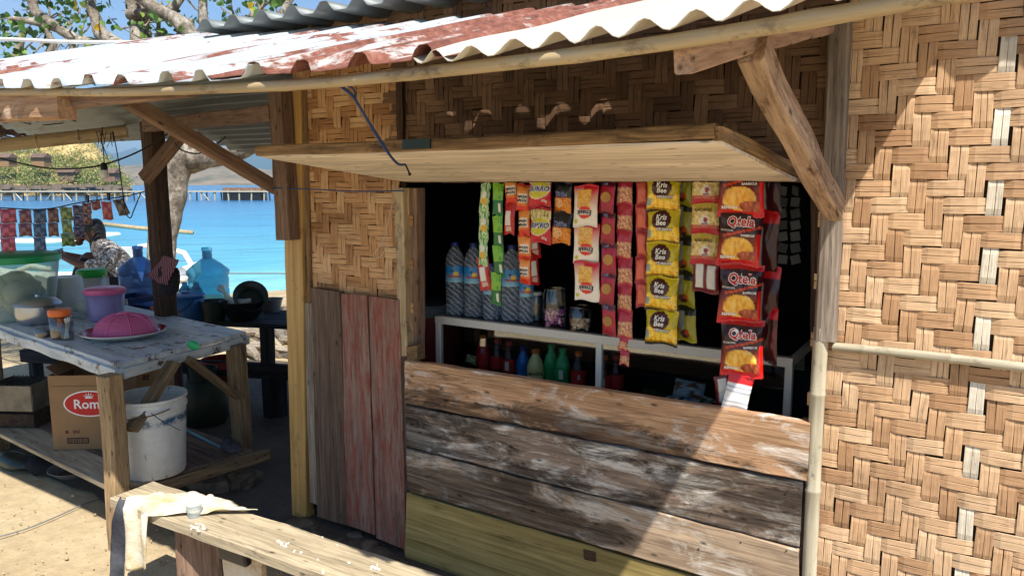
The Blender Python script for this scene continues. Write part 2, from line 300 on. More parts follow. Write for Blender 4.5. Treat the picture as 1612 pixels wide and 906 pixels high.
def obj(name, mb, mat, parent=None, smooth=False, Mx=None, bevel=0, solid=0, sub=0):
    """mb in world coordinates unless Mx is given"""
    if Mx is None:
        base = WM[parent].translation.copy() if parent else Vector((sum(v[0] for v in mb.v)/len(mb.v), sum(v[1] for v in mb.v)/len(mb.v), min(v[2] for v in mb.v)))
        me = mb.mesh(name, base); Mx = Matrix.Translation(base)
    else: me = mb if isinstance(mb, bpy.types.Mesh) else mb.mesh(name)
    if not (isinstance(mb, bpy.types.Mesh) and me.materials): setmat(me, mat)
    if smooth:
        me.shade_smooth() if hasattr(me, 'shade_smooth') else None
        if smooth != 'all' and not isinstance(mb, bpy.types.Mesh):
            try: me.set_sharp_from_angle(angle=R(38))
            except Exception: pass
    o = bpy.data.objects.new(name, me); finish(o, parent, Mx)
    if solid: md = o.modifiers.new('s', 'SOLIDIFY'); md.thickness = solid; md.offset = 0
    if sub: md = o.modifiers.new('u', 'SUBSURF'); md.levels = md.render_levels = sub
    if bevel: md = o.modifiers.new('b', 'BEVEL'); md.width = bevel; md.segments = 2; md.limit_method = 'ANGLE'
    return o
def thing(name, label, cat, loc=(0, 0, 0), group=None, rot=0):
    o = bpy.data.objects.new(name, None); o.empty_display_size = .1
    finish(o, None, Matrix.Translation(loc) @ Matrix.Rotation(rot, 4, 'Z')); return tag(o, label, cat, group)
def tag(o, label, cat, group=None):
    o['label'] = label; o['category'] = cat
    if group: o['group'] = group
    return o
def struct(o): o['kind'] = 'structure'; return o
def stuff(o): o['kind'] = 'stuff'; return o
def quad_board(name, tl, tr, br, bl, t, mat, parent, n=14, rough=.0025, m=5, nrm=None, seed=None):
    """board with its long side from tl to tr; corners in world space; thickness t extends away from the viewer side nrm"""
    tl, tr, br, bl = map(Vector, (tl, tr, br, bl)); sd = seed if seed is not None else random.random()*99
    X = (tr-tl).normalized(); N = nrm or (tr-tl).cross(bl-tl).normalized()
    if nrm is None and N.dot(CAM-tl) < 0: N = -N
    N = (N-X*N.dot(X)).normalized(); Yv = N.cross(X)
    Mx = Matrix((X, Yv, N)).transposed().to_4x4(); Mx.translation = tl; inv = Mx.inverted()
    mb = MB(); vs = []; cs = []
    prof = [(0, -t), (0, -.0025), (.02, 0), (.25, .0), (.5, .0), (.75, .0), (.98, 0), (1, -.0025), (1, -t)]
    L = (tr-tl).length
    for i in range(n+1):
        u = i/n; a = tl.lerp(tr, u); b = bl.lerp(br, u)
        ja = nz(u*L*9, sd)*rough*1.6; jb = nz(u*L*9, sd+7)*rough*1.6
        for k, (v, d) in enumerate(prof):
            p = a.lerp(b, v); w_ = (b-a).normalized()
            if v < .1: p = p+w_*ja
            if v > .9: p = p+w_*jb
            if i in (0, n): p = p+X*(nz(v*4, sd+3)*rough*2)
            d2 = d+(nz(u*L*6, v*3, sd+11)*rough if d > -t else 0)
            vs.append(tuple(inv @ (p+N*d2)))
    K = len(prof); fs = []
    for i in range(n):
        for k in range(K): fs.append((i*K+k, (i+1)*K+k, (i+1)*K+(k+1) % K, i*K+(k+1) % K))
    fs.append(tuple(range(K))); fs.append(tuple(n*K+k for k in range(K-1, -1, -1)))
    mb.add(vs, fs); me = mb.mesh(name); bm = bmesh.new(); bm.from_mesh(me); bmesh.ops.recalc_face_normals(bm, faces=bm.faces); bm.to_mesh(me); bm.free()
    setmat(me, mat); o = bpy.data.objects.new(name, me); return finish(o, parent, Mx)
def beam(name, A, B, w_, h, mat, parent, up=Vector((0, 0, 1)), n=10, rough=.003, taper=1):
    """squared timber from A to B, w_ across, h along up"""
    A, B = Vector(A), Vector(B); X = (B-A).normalized(); S = up.cross(X).normalized(); U = X.cross(S)
    Mx = Matrix((X, S, U)).transposed().to_4x4(); Mx.translation = A; L = (B-A).length; sd = random.random()*99
    c = min(w_, h)*.12; pr = [(-w_/2+c, -h/2), (w_/2-c, -h/2), (w_/2, -h/2+c), (w_/2, h/2-c), (w_/2-c, h/2), (-w_/2+c, h/2), (-w_/2, h/2-c), (-w_/2, -h/2+c)]
    vs = []; fs = []
    for i in range(n+1):
        u = i/n; s = 1+(taper-1)*u; wx = nz(u*L*3, sd)*rough*2; wz = nz(u*L*3, sd+4)*rough*2
        for k, (y, z) in enumerate(pr):
            j = nz(u*L*14, k*3.1, sd)*rough; vs.append((u*L+(nz(k, sd)*rough*2 if i in (0, n) else 0), y*s*(1+j*8)+wx, z*s*(1+j*8)+wz))
    for i in range(n):
        for k in range(8): fs.append((i*8+k, (i+1)*8+k, (i+1)*8+(k+1) % 8, i*8+(k+1) % 8))
    fs.append(tuple(range(8))); fs.append(tuple(n*8+k for k in range(7, -1, -1)))
    mb = MB().add(vs, fs); me = mb.mesh(name); bm = bmesh.new(); bm.from_mesh(me); bmesh.ops.recalc_face_normals(bm, faces=bm.faces); bm.to_mesh(me); bm.free()
    setmat(me, mat); o = bpy.data.objects.new(name, me); return finish(o, parent, Mx)
def pole(name, A, B, r, mat, parent, node=.28, n=12, sag=0, r2=None):
    A, B = Vector(A), Vector(B); X = (B-A).normalized(); S = Vector((0, 0, 1)).cross(X)
    S = S.normalized() if S.length > .1 else Vector((0, 1, 0)); S = (S-X*S.dot(X)).normalized(); U = X.cross(S)
    Mx = Matrix((X, S, U)).transposed().to_4x4(); Mx.translation = A; L = (B-A).length; pts = []; rr = []; sd = random.random()*50; r2 = r2 or r
    t = 0; nodes = []; x = node*random.uniform(.3, .9)
    while x < L-.02: nodes.append(x); x += node*random.uniform(.85, 1.15)
    xs = sorted(set([0, L]+[L*i/10 for i in range(1, 10)]+[q+d for q in nodes for d in (-.008, -.0025, .0025, .008)]))
    for x in xs:
        if x < 0 or x > L: continue
        near = min([abs(x-q) for q in nodes] or [9]); bulge = 1.12 if near < .004 else 1
        s = math.sin(math.pi*x/L); pts.append((x, nz(x*2, sd)*.006, nz(x*2, sd+5)*.006-sag*s)); rr.append((r+(r2-r)*x/L)*bulge)
    return obj(name, MB().tube(pts, rr, n), mat, parent, smooth=True, Mx=Mx)
def text_mb(s, size, shear=0, bold=0, space=1):
    cu = bpy.data.curves.new('t', 'FONT'); cu.body = s; cu.size = size; cu.shear = shear; cu.offset = bold; cu.space_character = space
    cu.align_x = 'CENTER'; cu.align_y = 'CENTER'; cu.resolution_u = 2
    o = bpy.data.objects.new('t', cu); COL.objects.link(o); dg = bpy.context.evaluated_depsgraph_get(); me = bpy.data.meshes.new_from_object(o.evaluated_get(dg))
    mb = MB(); mb.v = [tuple(v.co) for v in me.vertices]; mb.f = [tuple(p.vertices) for p in me.polygons]
    bpy.data.objects.remove(o); bpy.data.curves.remove(cu); bpy.data.meshes.remove(me); return mb
def copy_tree(o, parent=None, Mx=None):
    c = o.copy(); COL.objects.link(c); c.parent = parent
    if Mx is not None: c.matrix_local = Mx; WM[c] = Mx
    else: WM[c] = (WM[parent] @ o.matrix_local) if parent else WM[o].copy()
    for ch in kids(o): copy_tree(ch, c)
    return c
def kids(o): return [k for k in list(WM) if k.parent == o]

# ------------------------------------------------------------------ the setting: ground, sea, sky air, hills
SEA = Vector((-.846, .533, 0)).normalized(); SIDE = Vector((SEA.y, -SEA.x, 0))
def ground():
    mb = MB(); S = [-60, -30, -15, -8, -5]+[-4+.12*i for i in range(0, 92)]+[7.2+.4*i for i in range(40)]+[25, 40, 80, 160, 400]
    T = [-400, -100, -40, -20, -12]+[-8+.14*i for i in range(0, 86)]+[4.3, 5, 6, 8, 12, 20, 40, 100, 400]
    vs = []
    for s in S:
        for t in T:
            p = SEA*s+SIDE*t
            z = -max(0, s-8.0)*.085 if s < 14 else -.51-(s-14)*.12
            z = max(z, -6)+nz(p.x*.9, p.y*.9)*.012+nz(p.x*5, p.y*5)*.006
            vs.append((p.x, p.y, z-.012))
    K = len(T); fs = [(i*K+j, i*K+j+1, (i+1)*K+j+1, (i+1)*K+j) for i in range(len(S)-1) for j in range(K-1)]
    struct(obj('sand', MB().add(vs, fs), 'sand', smooth='all', Mx=Matrix.Identity(4)))
ground()
def sea():
    k = NT('sea_water'); g = k.n('ShaderNodeNewGeometry'); d = k.n('ShaderNodeVectorMath', operation='DOT_PRODUCT'); d.inputs[1].default_value = SEA
    k.l(g.outputs['Position'], d.inputs[0]); mr = k.n('ShaderNodeMapRange'); mr.inputs[1].default_value = 9; mr.inputs[2].default_value = 90; k.l(d.outputs['Value'], mr.inputs[0])
    c1 = k.coord((.25, .25, .25), rnd=False); f = k.noise(c1, 1, 5); ff = k.n('ShaderNodeMath', operation='MULTIPLY_ADD'); ff.inputs[1].default_value = .06; k.l(f, ff.inputs[0]); k.l(mr.outputs[0], ff.inputs[2])
    col = k.ramp(ff.outputs[0], [(.03, rgb('b9dccb')), (.07, rgb('95d2d0')), (.14, rgb('55aabf')), (.4, rgb('338db5')), (1, rgb('1a6a9c'))])
    mpx = k.n('ShaderNodeMapping'); mpx.inputs[2].default_value = (0, 0, -math.atan2(SEA.y, SEA.x)); gg = k.n('ShaderNodeTexCoord'); k.l(gg.outputs['Object'], mpx.inputs[0]); mp2 = k.n('ShaderNodeMapping'); mp2.inputs[3].default_value = (1.0, .16, 1); k.l(mpx.outputs[0], mp2.inputs[0]); st = k.noise(mp2.outputs[0], 1, 8, .7); col = k.mix(1, col, k.ramp(st, [(.35, G(.66)), (.5, G(.95)), (.68, G(1.12))]), 'MULTIPLY')
    k.l(col, k.b.inputs['Base Color']); k.b.inputs['Roughness'].default_value = .22; k.b.inputs['Specular IOR Level'].default_value = .35
    h = k.noise(k.coord((1.3, 1.3, 1), rnd=False), 1, 6, .6); h2 = k.noise(k.coord((6, 6, 1), rnd=False), 1, 4, .6)
    k.l(k.bump(h2, .25, .03, k.bump(h, .5, .15)), k.b.inputs['Normal'])
    S = [11.5, 20, 40, 80, 200, 600, 2000, 9000]; T = [-8000, -1000, -200, -50, 0, 50, 200, 1000, 8000]
    vs = [tuple(SEA*s+SIDE*t+Vector((0, 0, -.47))) for s in S for t in T]; K = len(T)
    struct(obj('sea', MB().add(vs, [(i*K+j, i*K+j+1, (i+1)*K+j+1, (i+1)*K+j) for i in range(len(S)-1) for j in range(K-1)]), k.m, Mx=Matrix.Identity(4)))
sea()
def hillmat(name, stops, sc_=.05):
    k = NT(name); n1 = k.noise(k.coord((sc_, sc_, sc_), rnd=False), 1, 9, .7); k.l(k.ramp(n1, stops), k.b.inputs['Base Color']); k.b.inputs['Roughness'].default_value = 1
    k.b.inputs['Specular IOR Level'].default_value = 0; return k.m
def ridge(name, pts, dist, depth, mat, seg=120, rough=.06, base=-3, rows=14):
    """a hill whose skyline follows pts (pixel x, pixel y) at a distance"""
    vs = []; x0, x1 = pts[0][0], pts[-1][0]
    for i in range(seg+1):
        x = x0+(x1-x0)*i/seg
        for (a, ya), (b, yb) in zip(pts, pts[1:]):
            if a <= x <= b: y = ya+(yb-ya)*(x-a)/(b-a)
        top = at_d(x, y, dist); dirn = (top-CAM); dirn.z = 0; dirn.normalize(); h = top.z
        for j in range(-rows, 6):
            u = j/rows; q = top+dirn*(depth*u); pr = max(0, 1-abs(u)**1.25) if u < 0 else 1-u*.8
            rr = nz(q.x/depth*5, q.y/depth*5, 3)*rough*2.2+nz(q.x/depth*18, q.y/depth*18, 5)*rough
            vs.append((q.x, q.y, base+(h-base)*(pr+(rr if j else rr*.3)*min(1, pr*2))))
    K = rows+6; fs = [(i*K+j, i*K+j+1, (i+1)*K+j+1, (i+1)*K+j) for i in range(seg) for j in range(K-1)]
    return struct(obj(name, MB().add(vs, fs), mat, smooth='all', Mx=Matrix.Identity(4)))
ridge('far_mountains', [(-500, 230), (-100, 215), (60, 236), (120, 214), (142, 226), (156, 229), (172, 240), (188, 240), (212, 232), (235, 246), (300, 250), (345, 236), (388, 232), (430, 224), (520, 215), (700, 240), (1000, 230)], 5200, 1500,
      hillmat('far_mountain_forest', [(.3, rgb('27402f')), (.7, rgb('3f5640'))], .004))
ridge('dry_hills', [(-400, 270), (120, 268), (180, 262), (235, 258), (300, 262), (330, 252), (380, 262), (430, 268), (520, 256), (800, 262)], 1500, 420,
      hillmat('dry_hill_scrub', [(.3, rgb('4f5138')), (.55, rgb('84735a')), (.75, rgb('a08f70'))], .02), rough=.1)
HL = [(-420, 250), (-200, 235), (-60, 226), (0, 238), (40, 236), (70, 226), (100, 222), (132, 222), (150, 229), (165, 246), (180, 262), (196, 276), (206, 288)]
ridge('headland', HL, 150, 30, hillmat('dry_grass_slope', [(.32, rgb('7f7a45')), (.5, rgb('b79d6a')), (.7, rgb('cdb384'))], .35), rough=.07, base=-2)
def scrub():
    k = NT('scrub_leaves'); oi = k.n('ShaderNodeNewGeometry'); k.l(k.ramp(oi.outputs['Random Per Island'], [(0, rgb('3c4c20')), (.35, rgb('637a34')), (.65, rgb('84904a')), (.85, rgb('9a8460')), (1, rgb('c2ad86'))]), k.b.inputs['Base Color'])
    k.b.inputs['Roughness'].default_value = .9; rnd = random.Random(4); vs = []; fs = []
    for c in range(420):
        x = rnd.uniform(-60, 196); u = rnd.random()**.8; 
        for (a, ya), (b, yb) in zip(HL, HL[1:]):
            if a <= x <= b: y = ya+(yb-ya)*(x-a)/(b-a)
        y = y+(296-y)*u*.93-2; d = 150-u*26; p = at_d(x, y, d); s = rnd.uniform(.7, 2.0)
        for q in range(90):
            v = Vector((rnd.gauss(0, 1), rnd.gauss(0, 1), rnd.gauss(0, 1))).normalized()*rnd.random()**.4; v = Vector((v.x*1.3, v.y*1.3, v.z*.75))*s+p
            a = Vector((rnd.gauss(0, 1), rnd.gauss(0, 1), rnd.gauss(0, 1))).normalized()*rnd.uniform(.1, .3); b = Vector((rnd.gauss(0, 1), rnd.gauss(0, 1), rnd.gauss(0, 1))).normalized()*rnd.uniform(.1, .26)
            o = len(vs); vs += [v-a, v+b, v+a]; fs.append((o, o+1, o+2))
    stuff(tag(obj('scrub', MB().add(vs, fs), k.m, Mx=Matrix.Identity(4)), 'dry olive and straw coloured scrub covering the headland beyond the jetty', 'scrub'))
    rk = MB()
    for i in range(150):
        x = rnd.uniform(-80, 205); p = at_d(x, 298+rnd.uniform(-4, 3), rnd.uniform(118, 124)); r = rnd.uniform(.3, .9); rk.sphere(p, (r*1.5, r*1.2, r*.7), 6, 4)
    stuff(tag(obj('shore_rocks', rk, 'stone', Mx=Matrix.Identity(4)), 'brown rocks along the waterline under the headland', 'rocks'))
    for i, (px, py, wd, lab) in enumerate([(8, 262, 4.6, 'pale hut at the left edge of the headland slope'), (66, 262, 3.6, 'small pale hut half way up the headland among the bushes'), (110, 285, 4.2, 'dark open hut near the foot of the headland'), (177, 286, 3.4, 'small dark roofed hut at the tip of the headland')]):
        p = at_d(px, py, 126); wd *= .6; t = thing('hut', lab, 'hut', p, 'huts on the headland', YAW)
        obj('wall', MB().box(p+Vector((0, 0, .7)), (wd, 2.2, 1.5), (0, 0, YAW)), 'cardboard' if i < 2 else 'timber', t)
        rf = MB(); e = wd*.6
        rf.add([(-e, -1.5, 0), (e, -1.5, 0), (e, 1.5, 0), (-e, 1.5, 0), (-e*.9, 0, .8), (e*.9, 0, .8)], [(0, 1, 5, 4), (2, 3, 4, 5), (1, 2, 5), (3, 0, 4), (0, 3, 2, 1)], Matrix.Translation(p+Vector((0, 0, 1.46))) @ Matrix.Rotation(YAW, 4, 'Z'))
        obj('roof', rf, 'plank_old', t)
scrub()
def jetty():
    L = at_d(-260, 304, 93); Rr = at_d(700, 304, 93); dz = .62; L.z = Rr.z = dz; X = (Rr-L).normalized(); N = Vector((-X.y, X.x, 0)); ln = (Rr-L).length
    t = thing('jetty', 'long pale wooden jetty on slanting piles crossing the bay', 'jetty', L)
    obj('deck', MB().box(L+X*ln/2+Vector((0, 0, dz-.62)), (ln, 2.2, .16), (0, 0, math.atan2(X.y, X.x))), 'bamboo_grey', t)
    rnd = random.Random(3); n = int(ln/1.55); A = MB(); B = MB()
    for i in range(n):
        p = L+X*(i*1.55+rnd.uniform(-.2, .2))
        for s in (-1, 1):
            a = p+N*s*.9; q = MB().tube([a+Vector((0, 0, .1)), a+Vector((0, 0, -1.9))+X*rnd.uniform(-.2, .2)], .1, 5)
            if s < 0: obj('pile', q, 'bamboo_grey', t)
            else: A.add(q.v, q.f)
        if rnd.random() < .5: B.tube([p-N*.95+Vector((0, 0, .05)), p-N*.95+X*rnd.choice((-1, 1))*1.1+Vector((0, 0, -1.25))], .07, 4)
        A.tube([p-N*.95+Vector((0, 0, .1)), p-N*.95+Vector((0, 0, .3))], .03, 4)
    stuff(obj('rear_pile', A, 'bamboo_grey', t)); stuff(obj('cross_brace', B, 'bamboo_grey', t))
    p0 = at_d(386, 305, 94); obj('shed', MB().box(p0+Vector((0, 0, .0)), (4.8, 2.4, 1.6), (0, 0, math.atan2(X.y, X.x))), 'timber', t)
jetty()
# air between the jetty and the far mountains
hz = MB().box((-3000, 3500, 188), (11000, 11000, 390)); k = NT('hazy_air'); k.t.nodes.remove(k.b)
pv = k.n('ShaderNodeVolumePrincipled'); pv.inputs['Color'].default_value = (.50, .75, 1, 1); pv.inputs['Density'].default_value = .0003; pv.inputs['Anisotropy'].default_value = .2
k.l(pv.outputs[0], k.o.inputs['Volume'])
stuff(tag(obj('haze', hz, k.m, Mx=Matrix.Identity(4)), 'thin blue sea haze over the bay', 'haze'))

# ------------------------------------------------------------------ the kiosk
KI = thing('kiosk', 'woven bamboo snack kiosk with rusty corrugated awning and open serving hatch', 'kiosk', (-1.4, 0, 0))
CELL = .0437
def strip_meshes():
    out = []; rnd = random.Random(11)
    for v in range(12):
        mb = MB(); L = CELL*2.55; W = CELL*.985; ns = rnd.choice((2, 2, 3, 2, 2)); ws = [rnd.uniform(.8, 1.2) for _ in range(ns)]; tot = sum(ws); y = -W/2
        for wv in ws:
            sw = W*wv/tot; g = rnd.uniform(.0005, .0018); y0, y1 = y+g/2, y+sw-g/2; y += sw; off = rnd.uniform(-.0006, .0006); sk = rnd.uniform(-.0012, .0012); vs = []
            nseg = 4
            for i in range(nseg+1):
                u = i/nseg-.5; z = .0034-.0072*(abs(u)*2)**4+off
                for yy, dz in ((y0, -.0012), (y0+.001, .0002), (y1-.001, .0002), (y1, -.0012)): vs.append((u*L, yy+sk*u*2, z+dz))
            mb.add(vs, [(i*4+k, (i+1)*4+k, (i+1)*4+k+1, i*4+k+1) for i in range(nseg) for k in range(3)])
        me = mb.mesh('strip'); bm = bmesh.new(); bm.from_mesh(me); bmesh.ops.recalc_face_normals(bm, faces=bm.faces)
        if sum(f.normal.z for f in bm.faces) < 0: bmesh.ops.reverse_faces(bm, faces=bm.faces)
        bm.to_mesh(me); bm.free(); out.append(me)
    return out
SM = strip_meshes()
MV = {}
def smesh(i, mat):
    if (i, mat) not in MV:
        m = SM[i].copy(); m.name = 'strip'; setmat(m, mat); MV[(i, mat)] = m
    return MV[(i, mat)]
def woven(label, x0, x1, z0, z1, Y, mat, ph=0, holes=None, pale_col=None, skew=0, limit=298, keep=None, crop=False):
    back = MB().box(((x0+x1)/2, Y+.012, (z0+z1)/2), (x1-x0, .006, z1-z0)); p = obj('woven_panel', back, 'weave_back', KI); p['label'] = label
    nx = int(round((x1-x0)/CELL)); nzv = int(round((z1-z0)/CELL)); fl = []; rnd = random.Random(int(x0*1000)+5)
    for j in range(-1, nzv+1):
        for i in range(-1, nx+1):
            m = (i+j+ph) % 4
            if m == 0: fl.append(('h', i+1, j+.5))           # covers cells i, i+1 in row j
            # column i: vertical float covers rows j, j+1 where cells are vertical in both
            if (i+j+ph) % 4 == 2: fl.append(('v', i+.5, j+1 if ((i+(j+1)+ph) % 4) == 3 else j))
    seen = []; rest = MB()
    for kx, cx, cz in fl:
        X = x0+cx*CELL; Z = z0+cz*CELL
        if not (x0-.01 < X < x1+.01 and z0-.01 < Z < z1+.01): continue
        if holes and holes(X, Z): continue
        if crop and Z-CELL*(1.2 if kx == 'v' else .5) < z0: continue
        sx = 1
        if kx == 'h' and x0 > -1 and X-CELL*1.27 < -.39:
            r_ = X+CELL*1.27; X = (r_-.39)/2; sx = (r_+.39)/(2*1.27*CELL)
            if sx < .35: continue
        seen.append((kx, X, Z, cx, sx))
    def vis(e): return 0 if (keep is None or keep(e[1], e[2])) else 1
    seen.sort(key=vis); 
    for n, (kx, X, Z, cx, sx) in enumerate(seen):
        a = (0 if kx == 'h' else math.pi/2)+rnd.gauss(0, .012)
        mt = mat
        if pale_col is not None and kx == 'v' and abs(cx-pale_col) < .6: mt = 'weave_white'
        Mx = Matrix.Translation((X+rnd.gauss(0, .0012), Y+rnd.gauss(0, .0003)-(.0009 if kx == 'h' else 0), Z+rnd.gauss(0, .0012)+skew*(X-x0))) @ Matrix.Rotation(R(90), 4, 'X') @ Matrix.Rotation(a, 4, 'Z') @ Matrix.Diagonal((sx*rnd.uniform(1.0, 1.08), (.82 if mt == 'weave_white' else rnd.uniform(.95, 1.04)), 1, 1))
        if n < limit:
            o = bpy.data.objects.new('strip', smesh(rnd.randrange(12), mt)); finish(o, p, Mx)
        else:
            me = SM[rnd.randrange(12)]; rest.add([tuple(v.co) for v in me.vertices], [tuple(q.vertices) for q in me.polygons], Mx)
    if rest.v: stuff(obj('outer_strips', rest, mat, p))
    return p
inview = lambda X, Z: (lambda d: d.dot(_F) > 0 and abs(d.dot(_rt)/d.dot(_F)) < .71 and abs(d.dot(_U)/d.dot(_F)) < .41)(Vector((X, 0, Z))-CAM)
woven('sun bleached woven bamboo wall with pale doubled strips', -.345, .48, .03, 2.21, 0, 'weave_sun', 1, pale_col=8.5, keep=inview)
woven('brown woven bamboo strip of wall above the hatch', -1.99, -.36, 1.555, 2.21, .01, 'weave_brown', 2, keep=inview, crop=True)
woven('golden woven bamboo wall left of the hatch', -2.52, -1.93, .86, 2.21, .01, 'weave_warm', 0, keep=inview)
# inside shell, coloured near black to read as unlit
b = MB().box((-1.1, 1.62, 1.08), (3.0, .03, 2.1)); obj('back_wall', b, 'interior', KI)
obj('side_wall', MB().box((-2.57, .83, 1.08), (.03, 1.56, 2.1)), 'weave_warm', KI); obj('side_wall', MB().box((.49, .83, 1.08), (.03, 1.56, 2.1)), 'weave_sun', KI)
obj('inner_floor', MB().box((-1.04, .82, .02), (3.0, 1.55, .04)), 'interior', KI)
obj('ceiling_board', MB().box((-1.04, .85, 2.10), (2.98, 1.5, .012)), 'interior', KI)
obj('shade_lining', MB().box((-2.545, .83, 1.05), (.01, 1.52, 2.0)), 'interior', KI)  # added sheet, near black so the side wall looks unlit
obj('shade_lining', MB().box((-2.24, .03, 1.0), (.62, .01, 1.9)), 'interior', KI)
obj('shade_lining', MB().box((.06, .03, 1.05), (.80, .01, 2.0)), 'interior', KI)
obj('shade_lining', MB().box((-1.15, .035, 1.86), (1.6, .01, .56)), 'interior', KI)
obj('shade_lining', MB().box((-1.15, .035, .42), (1.6, .01, .8)), 'interior', KI)
def pxboard(name, TL, TR, BR, BL, Y, t, mat, label=None, Yb=None, **kw):
    Yb = Y if Yb is None else Yb
    o = quad_board(name, at_y(*TL, Y), at_y(*TR, Y), at_y(*BR, Yb), at_y(*BL, Yb), t, mat, KI, **kw)
    if label: o['label'] = label
    return o
def vboard(name, TL, TR, BR, BL, Y, t, mat, label=None, **kw):  # long side vertical
    o = quad_board(name, at_y(*TR, Y), at_y(*BR, Y), at_y(*BL, Y), at_y(*TL, Y), t, mat, KI, nrm=Vector((0, -1, 0)), **kw)
    if label: o['label'] = label
    return o
pxboard('plank', (637, 567), (1275, 665), (1270, 757), (637, 634), -.054, .032, 'plank_tan', 'tan top plank of the counter front, black mould along its lower edge', n=26, m=5, rough=.004)
pxboard('plank', (638, 638), (1263, 760), (1258, 861), (640, 702), -.049, .03, 'plank_grey', 'mottled grey second plank of the counter front', n=26, rough=.004)
pxboard('plank', (640, 706), (1257, 864), (1254, 950), (641, 771), -.051, .03, 'plank_brown', 'third plank of the counter front, dark stain on its left half', n=26, rough=.004)
pxboard('plank', (640, 775), (1252, 953), (1250, 1045), (637, 885), -.040, .022, 'ply_yellow', 'yellow green board under the planks', n=20, rough=.002)
pxboard('plank', (637, 889), (1250, 1049), (1250, 1130), (637, 960), -.040, .022, 'ply_yellow', n=16, rough=.002)
vboard('plank', (478, 477), (498, 477), (504, 795), (488, 790), -.012, .014, 'plank_pale', 'narrow pale grey plank beside the yellow bamboo corner post')
vboard('plank', (489, 452), (534, 460), (545, 826), (499, 812), -.030, .022, 'plank_old', 'unpainted grey brown upright plank', n=20)
vboard('plank', (537, 462), (577, 465), (590, 842), (543, 824), -.026, .02, 'plank_red', n=20)
vboard('plank', (580, 466), (627, 473), (639, 866), (592, 846), -.029, .02, 'plank_red', n=20)
# posts and frames
vboard('post', (623, 122), (633, 122), (634, 240), (625, 240), -.012, .03, 'timber_dark')
vboard('post', (620, 296), (634, 296), (641, 560), (628, 560), -.02, .04, 'bamboo_tan')
vboard('post', (632, 296), (656, 296), (657, 566), (640, 566), .02, .05, 'timber')
vboard('post', (629, 470), (638, 470), (642, 870), (636, 870), -.018, .04, 'plank_old', 'dark stained upright between red plank and counter')
vboard('post', (422, 133), (441, 133), (455, 378), (434, 378), -.085, .07, 'timber', 'brown timber stub carrying the left roof brace')
vboard('post', (440, 130), (472, 130), (482, 815), (460, 822), -.02, .05, 'bamboo_yellow', 'yellow bamboo corner post', n=26, rough=.003)
vboard('post', (468, 134), (480, 134), (490, 480), (476, 480), -.006, .03, 'lath')
A = at_y(1324, 12, -.03); B = at_y(1300, 535, -.03)
beam('post', A, B, .055, .05, 'timber_grey', KI, up=Vector((0, 1, 0)), n=24, rough=.002)['label'] = 'upper half of the right post, grey squared timber with knots'
A = at_y(1292, 515, -.035); B = at_y(1268, 1010, -.035)
pole('post', A, B, .0205, 'bamboo_grey', KI, node=.3)['label'] = 'grey bamboo pole under the squared right post'
vboard('post', (1262, 660), (1276, 662), (1272, 1010), (1258, 1010), -.012, .03, 'timber')
vboard('post', (1275, 292), (1290, 292), (1286, 660), (1277, 660), .02, .05, 'timber_dark')
pole('rail', at_y(1311, 545, -.022), at_y(1760, 594, -.022), .0125, 'bamboo_grey', KI, node=.22)['label'] = 'thin bamboo rail across the right wall'
pxboard('sill_block', (640, 545), (656, 542), (657, 568), (641, 568), -.03, .05, 'lath', n=4)
o = pxboard('hinge_plate', (918, 864), (937, 868), (937, 884), (919, 880), -.0435, .003, 'rustmetal', n=3)
for px, py in ((922, 868), (933, 871), (923, 878), (933, 881)): obj('nail', MB().sphere(at_y(px, py, -.044), .0022, 6, 4), 'black_print', KI)
rnd = random.Random(5)
for px, py in ((660, 720), (700, 590), (1240, 684), (1262, 740), (860, 806), (905, 806), (1120, 807), (1166, 853), (648, 650), (647, 741), (1100, 863), (1238, 866), (1240, 772), (684, 724)):
    obj('nail', MB().sphere(at_y(px, py, -.0535), .0026, 6, 4), 'black_print', KI)
# header, braces, beams under the awning
beam('beam', (-.385, .0, 1.985), at_x(1076, 90, -.385), .030, .046, 'timber_pink', KI, n=16)['label'] = 'sawn timber arm under the awning with a cut orange end'
beam('brace', (-.375, -.83, 1.80), (-.335, -.09, 1.475), .05, .062, 'brace', KI, n=24, rough=.006)['label'] = 'pale gnawed brace between right post and awning'
beam('brace', at_x(200, 158, -2.6), at_x(436, 297, -2.6), .04, .055, 'timber', KI, n=12)
EZ = [1.86, 1.812, 1.746, 1.756, 1.751, 1.774]; EY = -1.2
EF = np.polyfit([-5, -2.38, -1.217, -.905, -.39, -.12], EZ, 3)
def eave(X): return float(np.polyval(EF, X))
SL = .288
def roofz(X, Y): return eave(X)+.012+SL*(Y-EY)
pts = [(X, -.945, eave(X)+.0) for X in np.linspace(-2.45, -.02, 12)]
pl = MB(); rr = []; 
xs = np.linspace(-4.2, .03, 90); pts = []; 
for X in xs: pts.append((X, EY+.005+nz(X*3)*.004, eave(X)+nz(X*2, 5)*.003-.004)); rr.append(float(np.interp(X, [-3, -1.4, -.6], [.0095, .0105, .0118]))*(1.1 if min(abs((X+.2+.33*q)) for q in range(9)) < .02 else 1))
obj('eave_pole', pl.tube(pts, rr, 12), 'bamboo_tan', KI, smooth=True)
beam('beam', at_y(106, 160, -1.17), at_y(-500, 198, -1.17), .05, .092, 'plank_tan', KI)['label'] = 'sunlit eave timber at the left'
beam('beam', at_y(100, 160, -1.14), at_y(300, 143, -1.16), .04, .05, 'timber', KI, taper=.55)
beam('beam', (-4.05, .27, 1.875), at_y(432, 178, -.03), .05, .07, 'timber', KI)
pxboard('lath', (470, 60), (1010, 0), (1010, 18), (460, 86), -.03, .02, 'lath', n=20)
pxboard('lath', (1010, -6), (1700, -70), (1700, -50), (1010, 10), -.03, .02, 'lath', n=20)
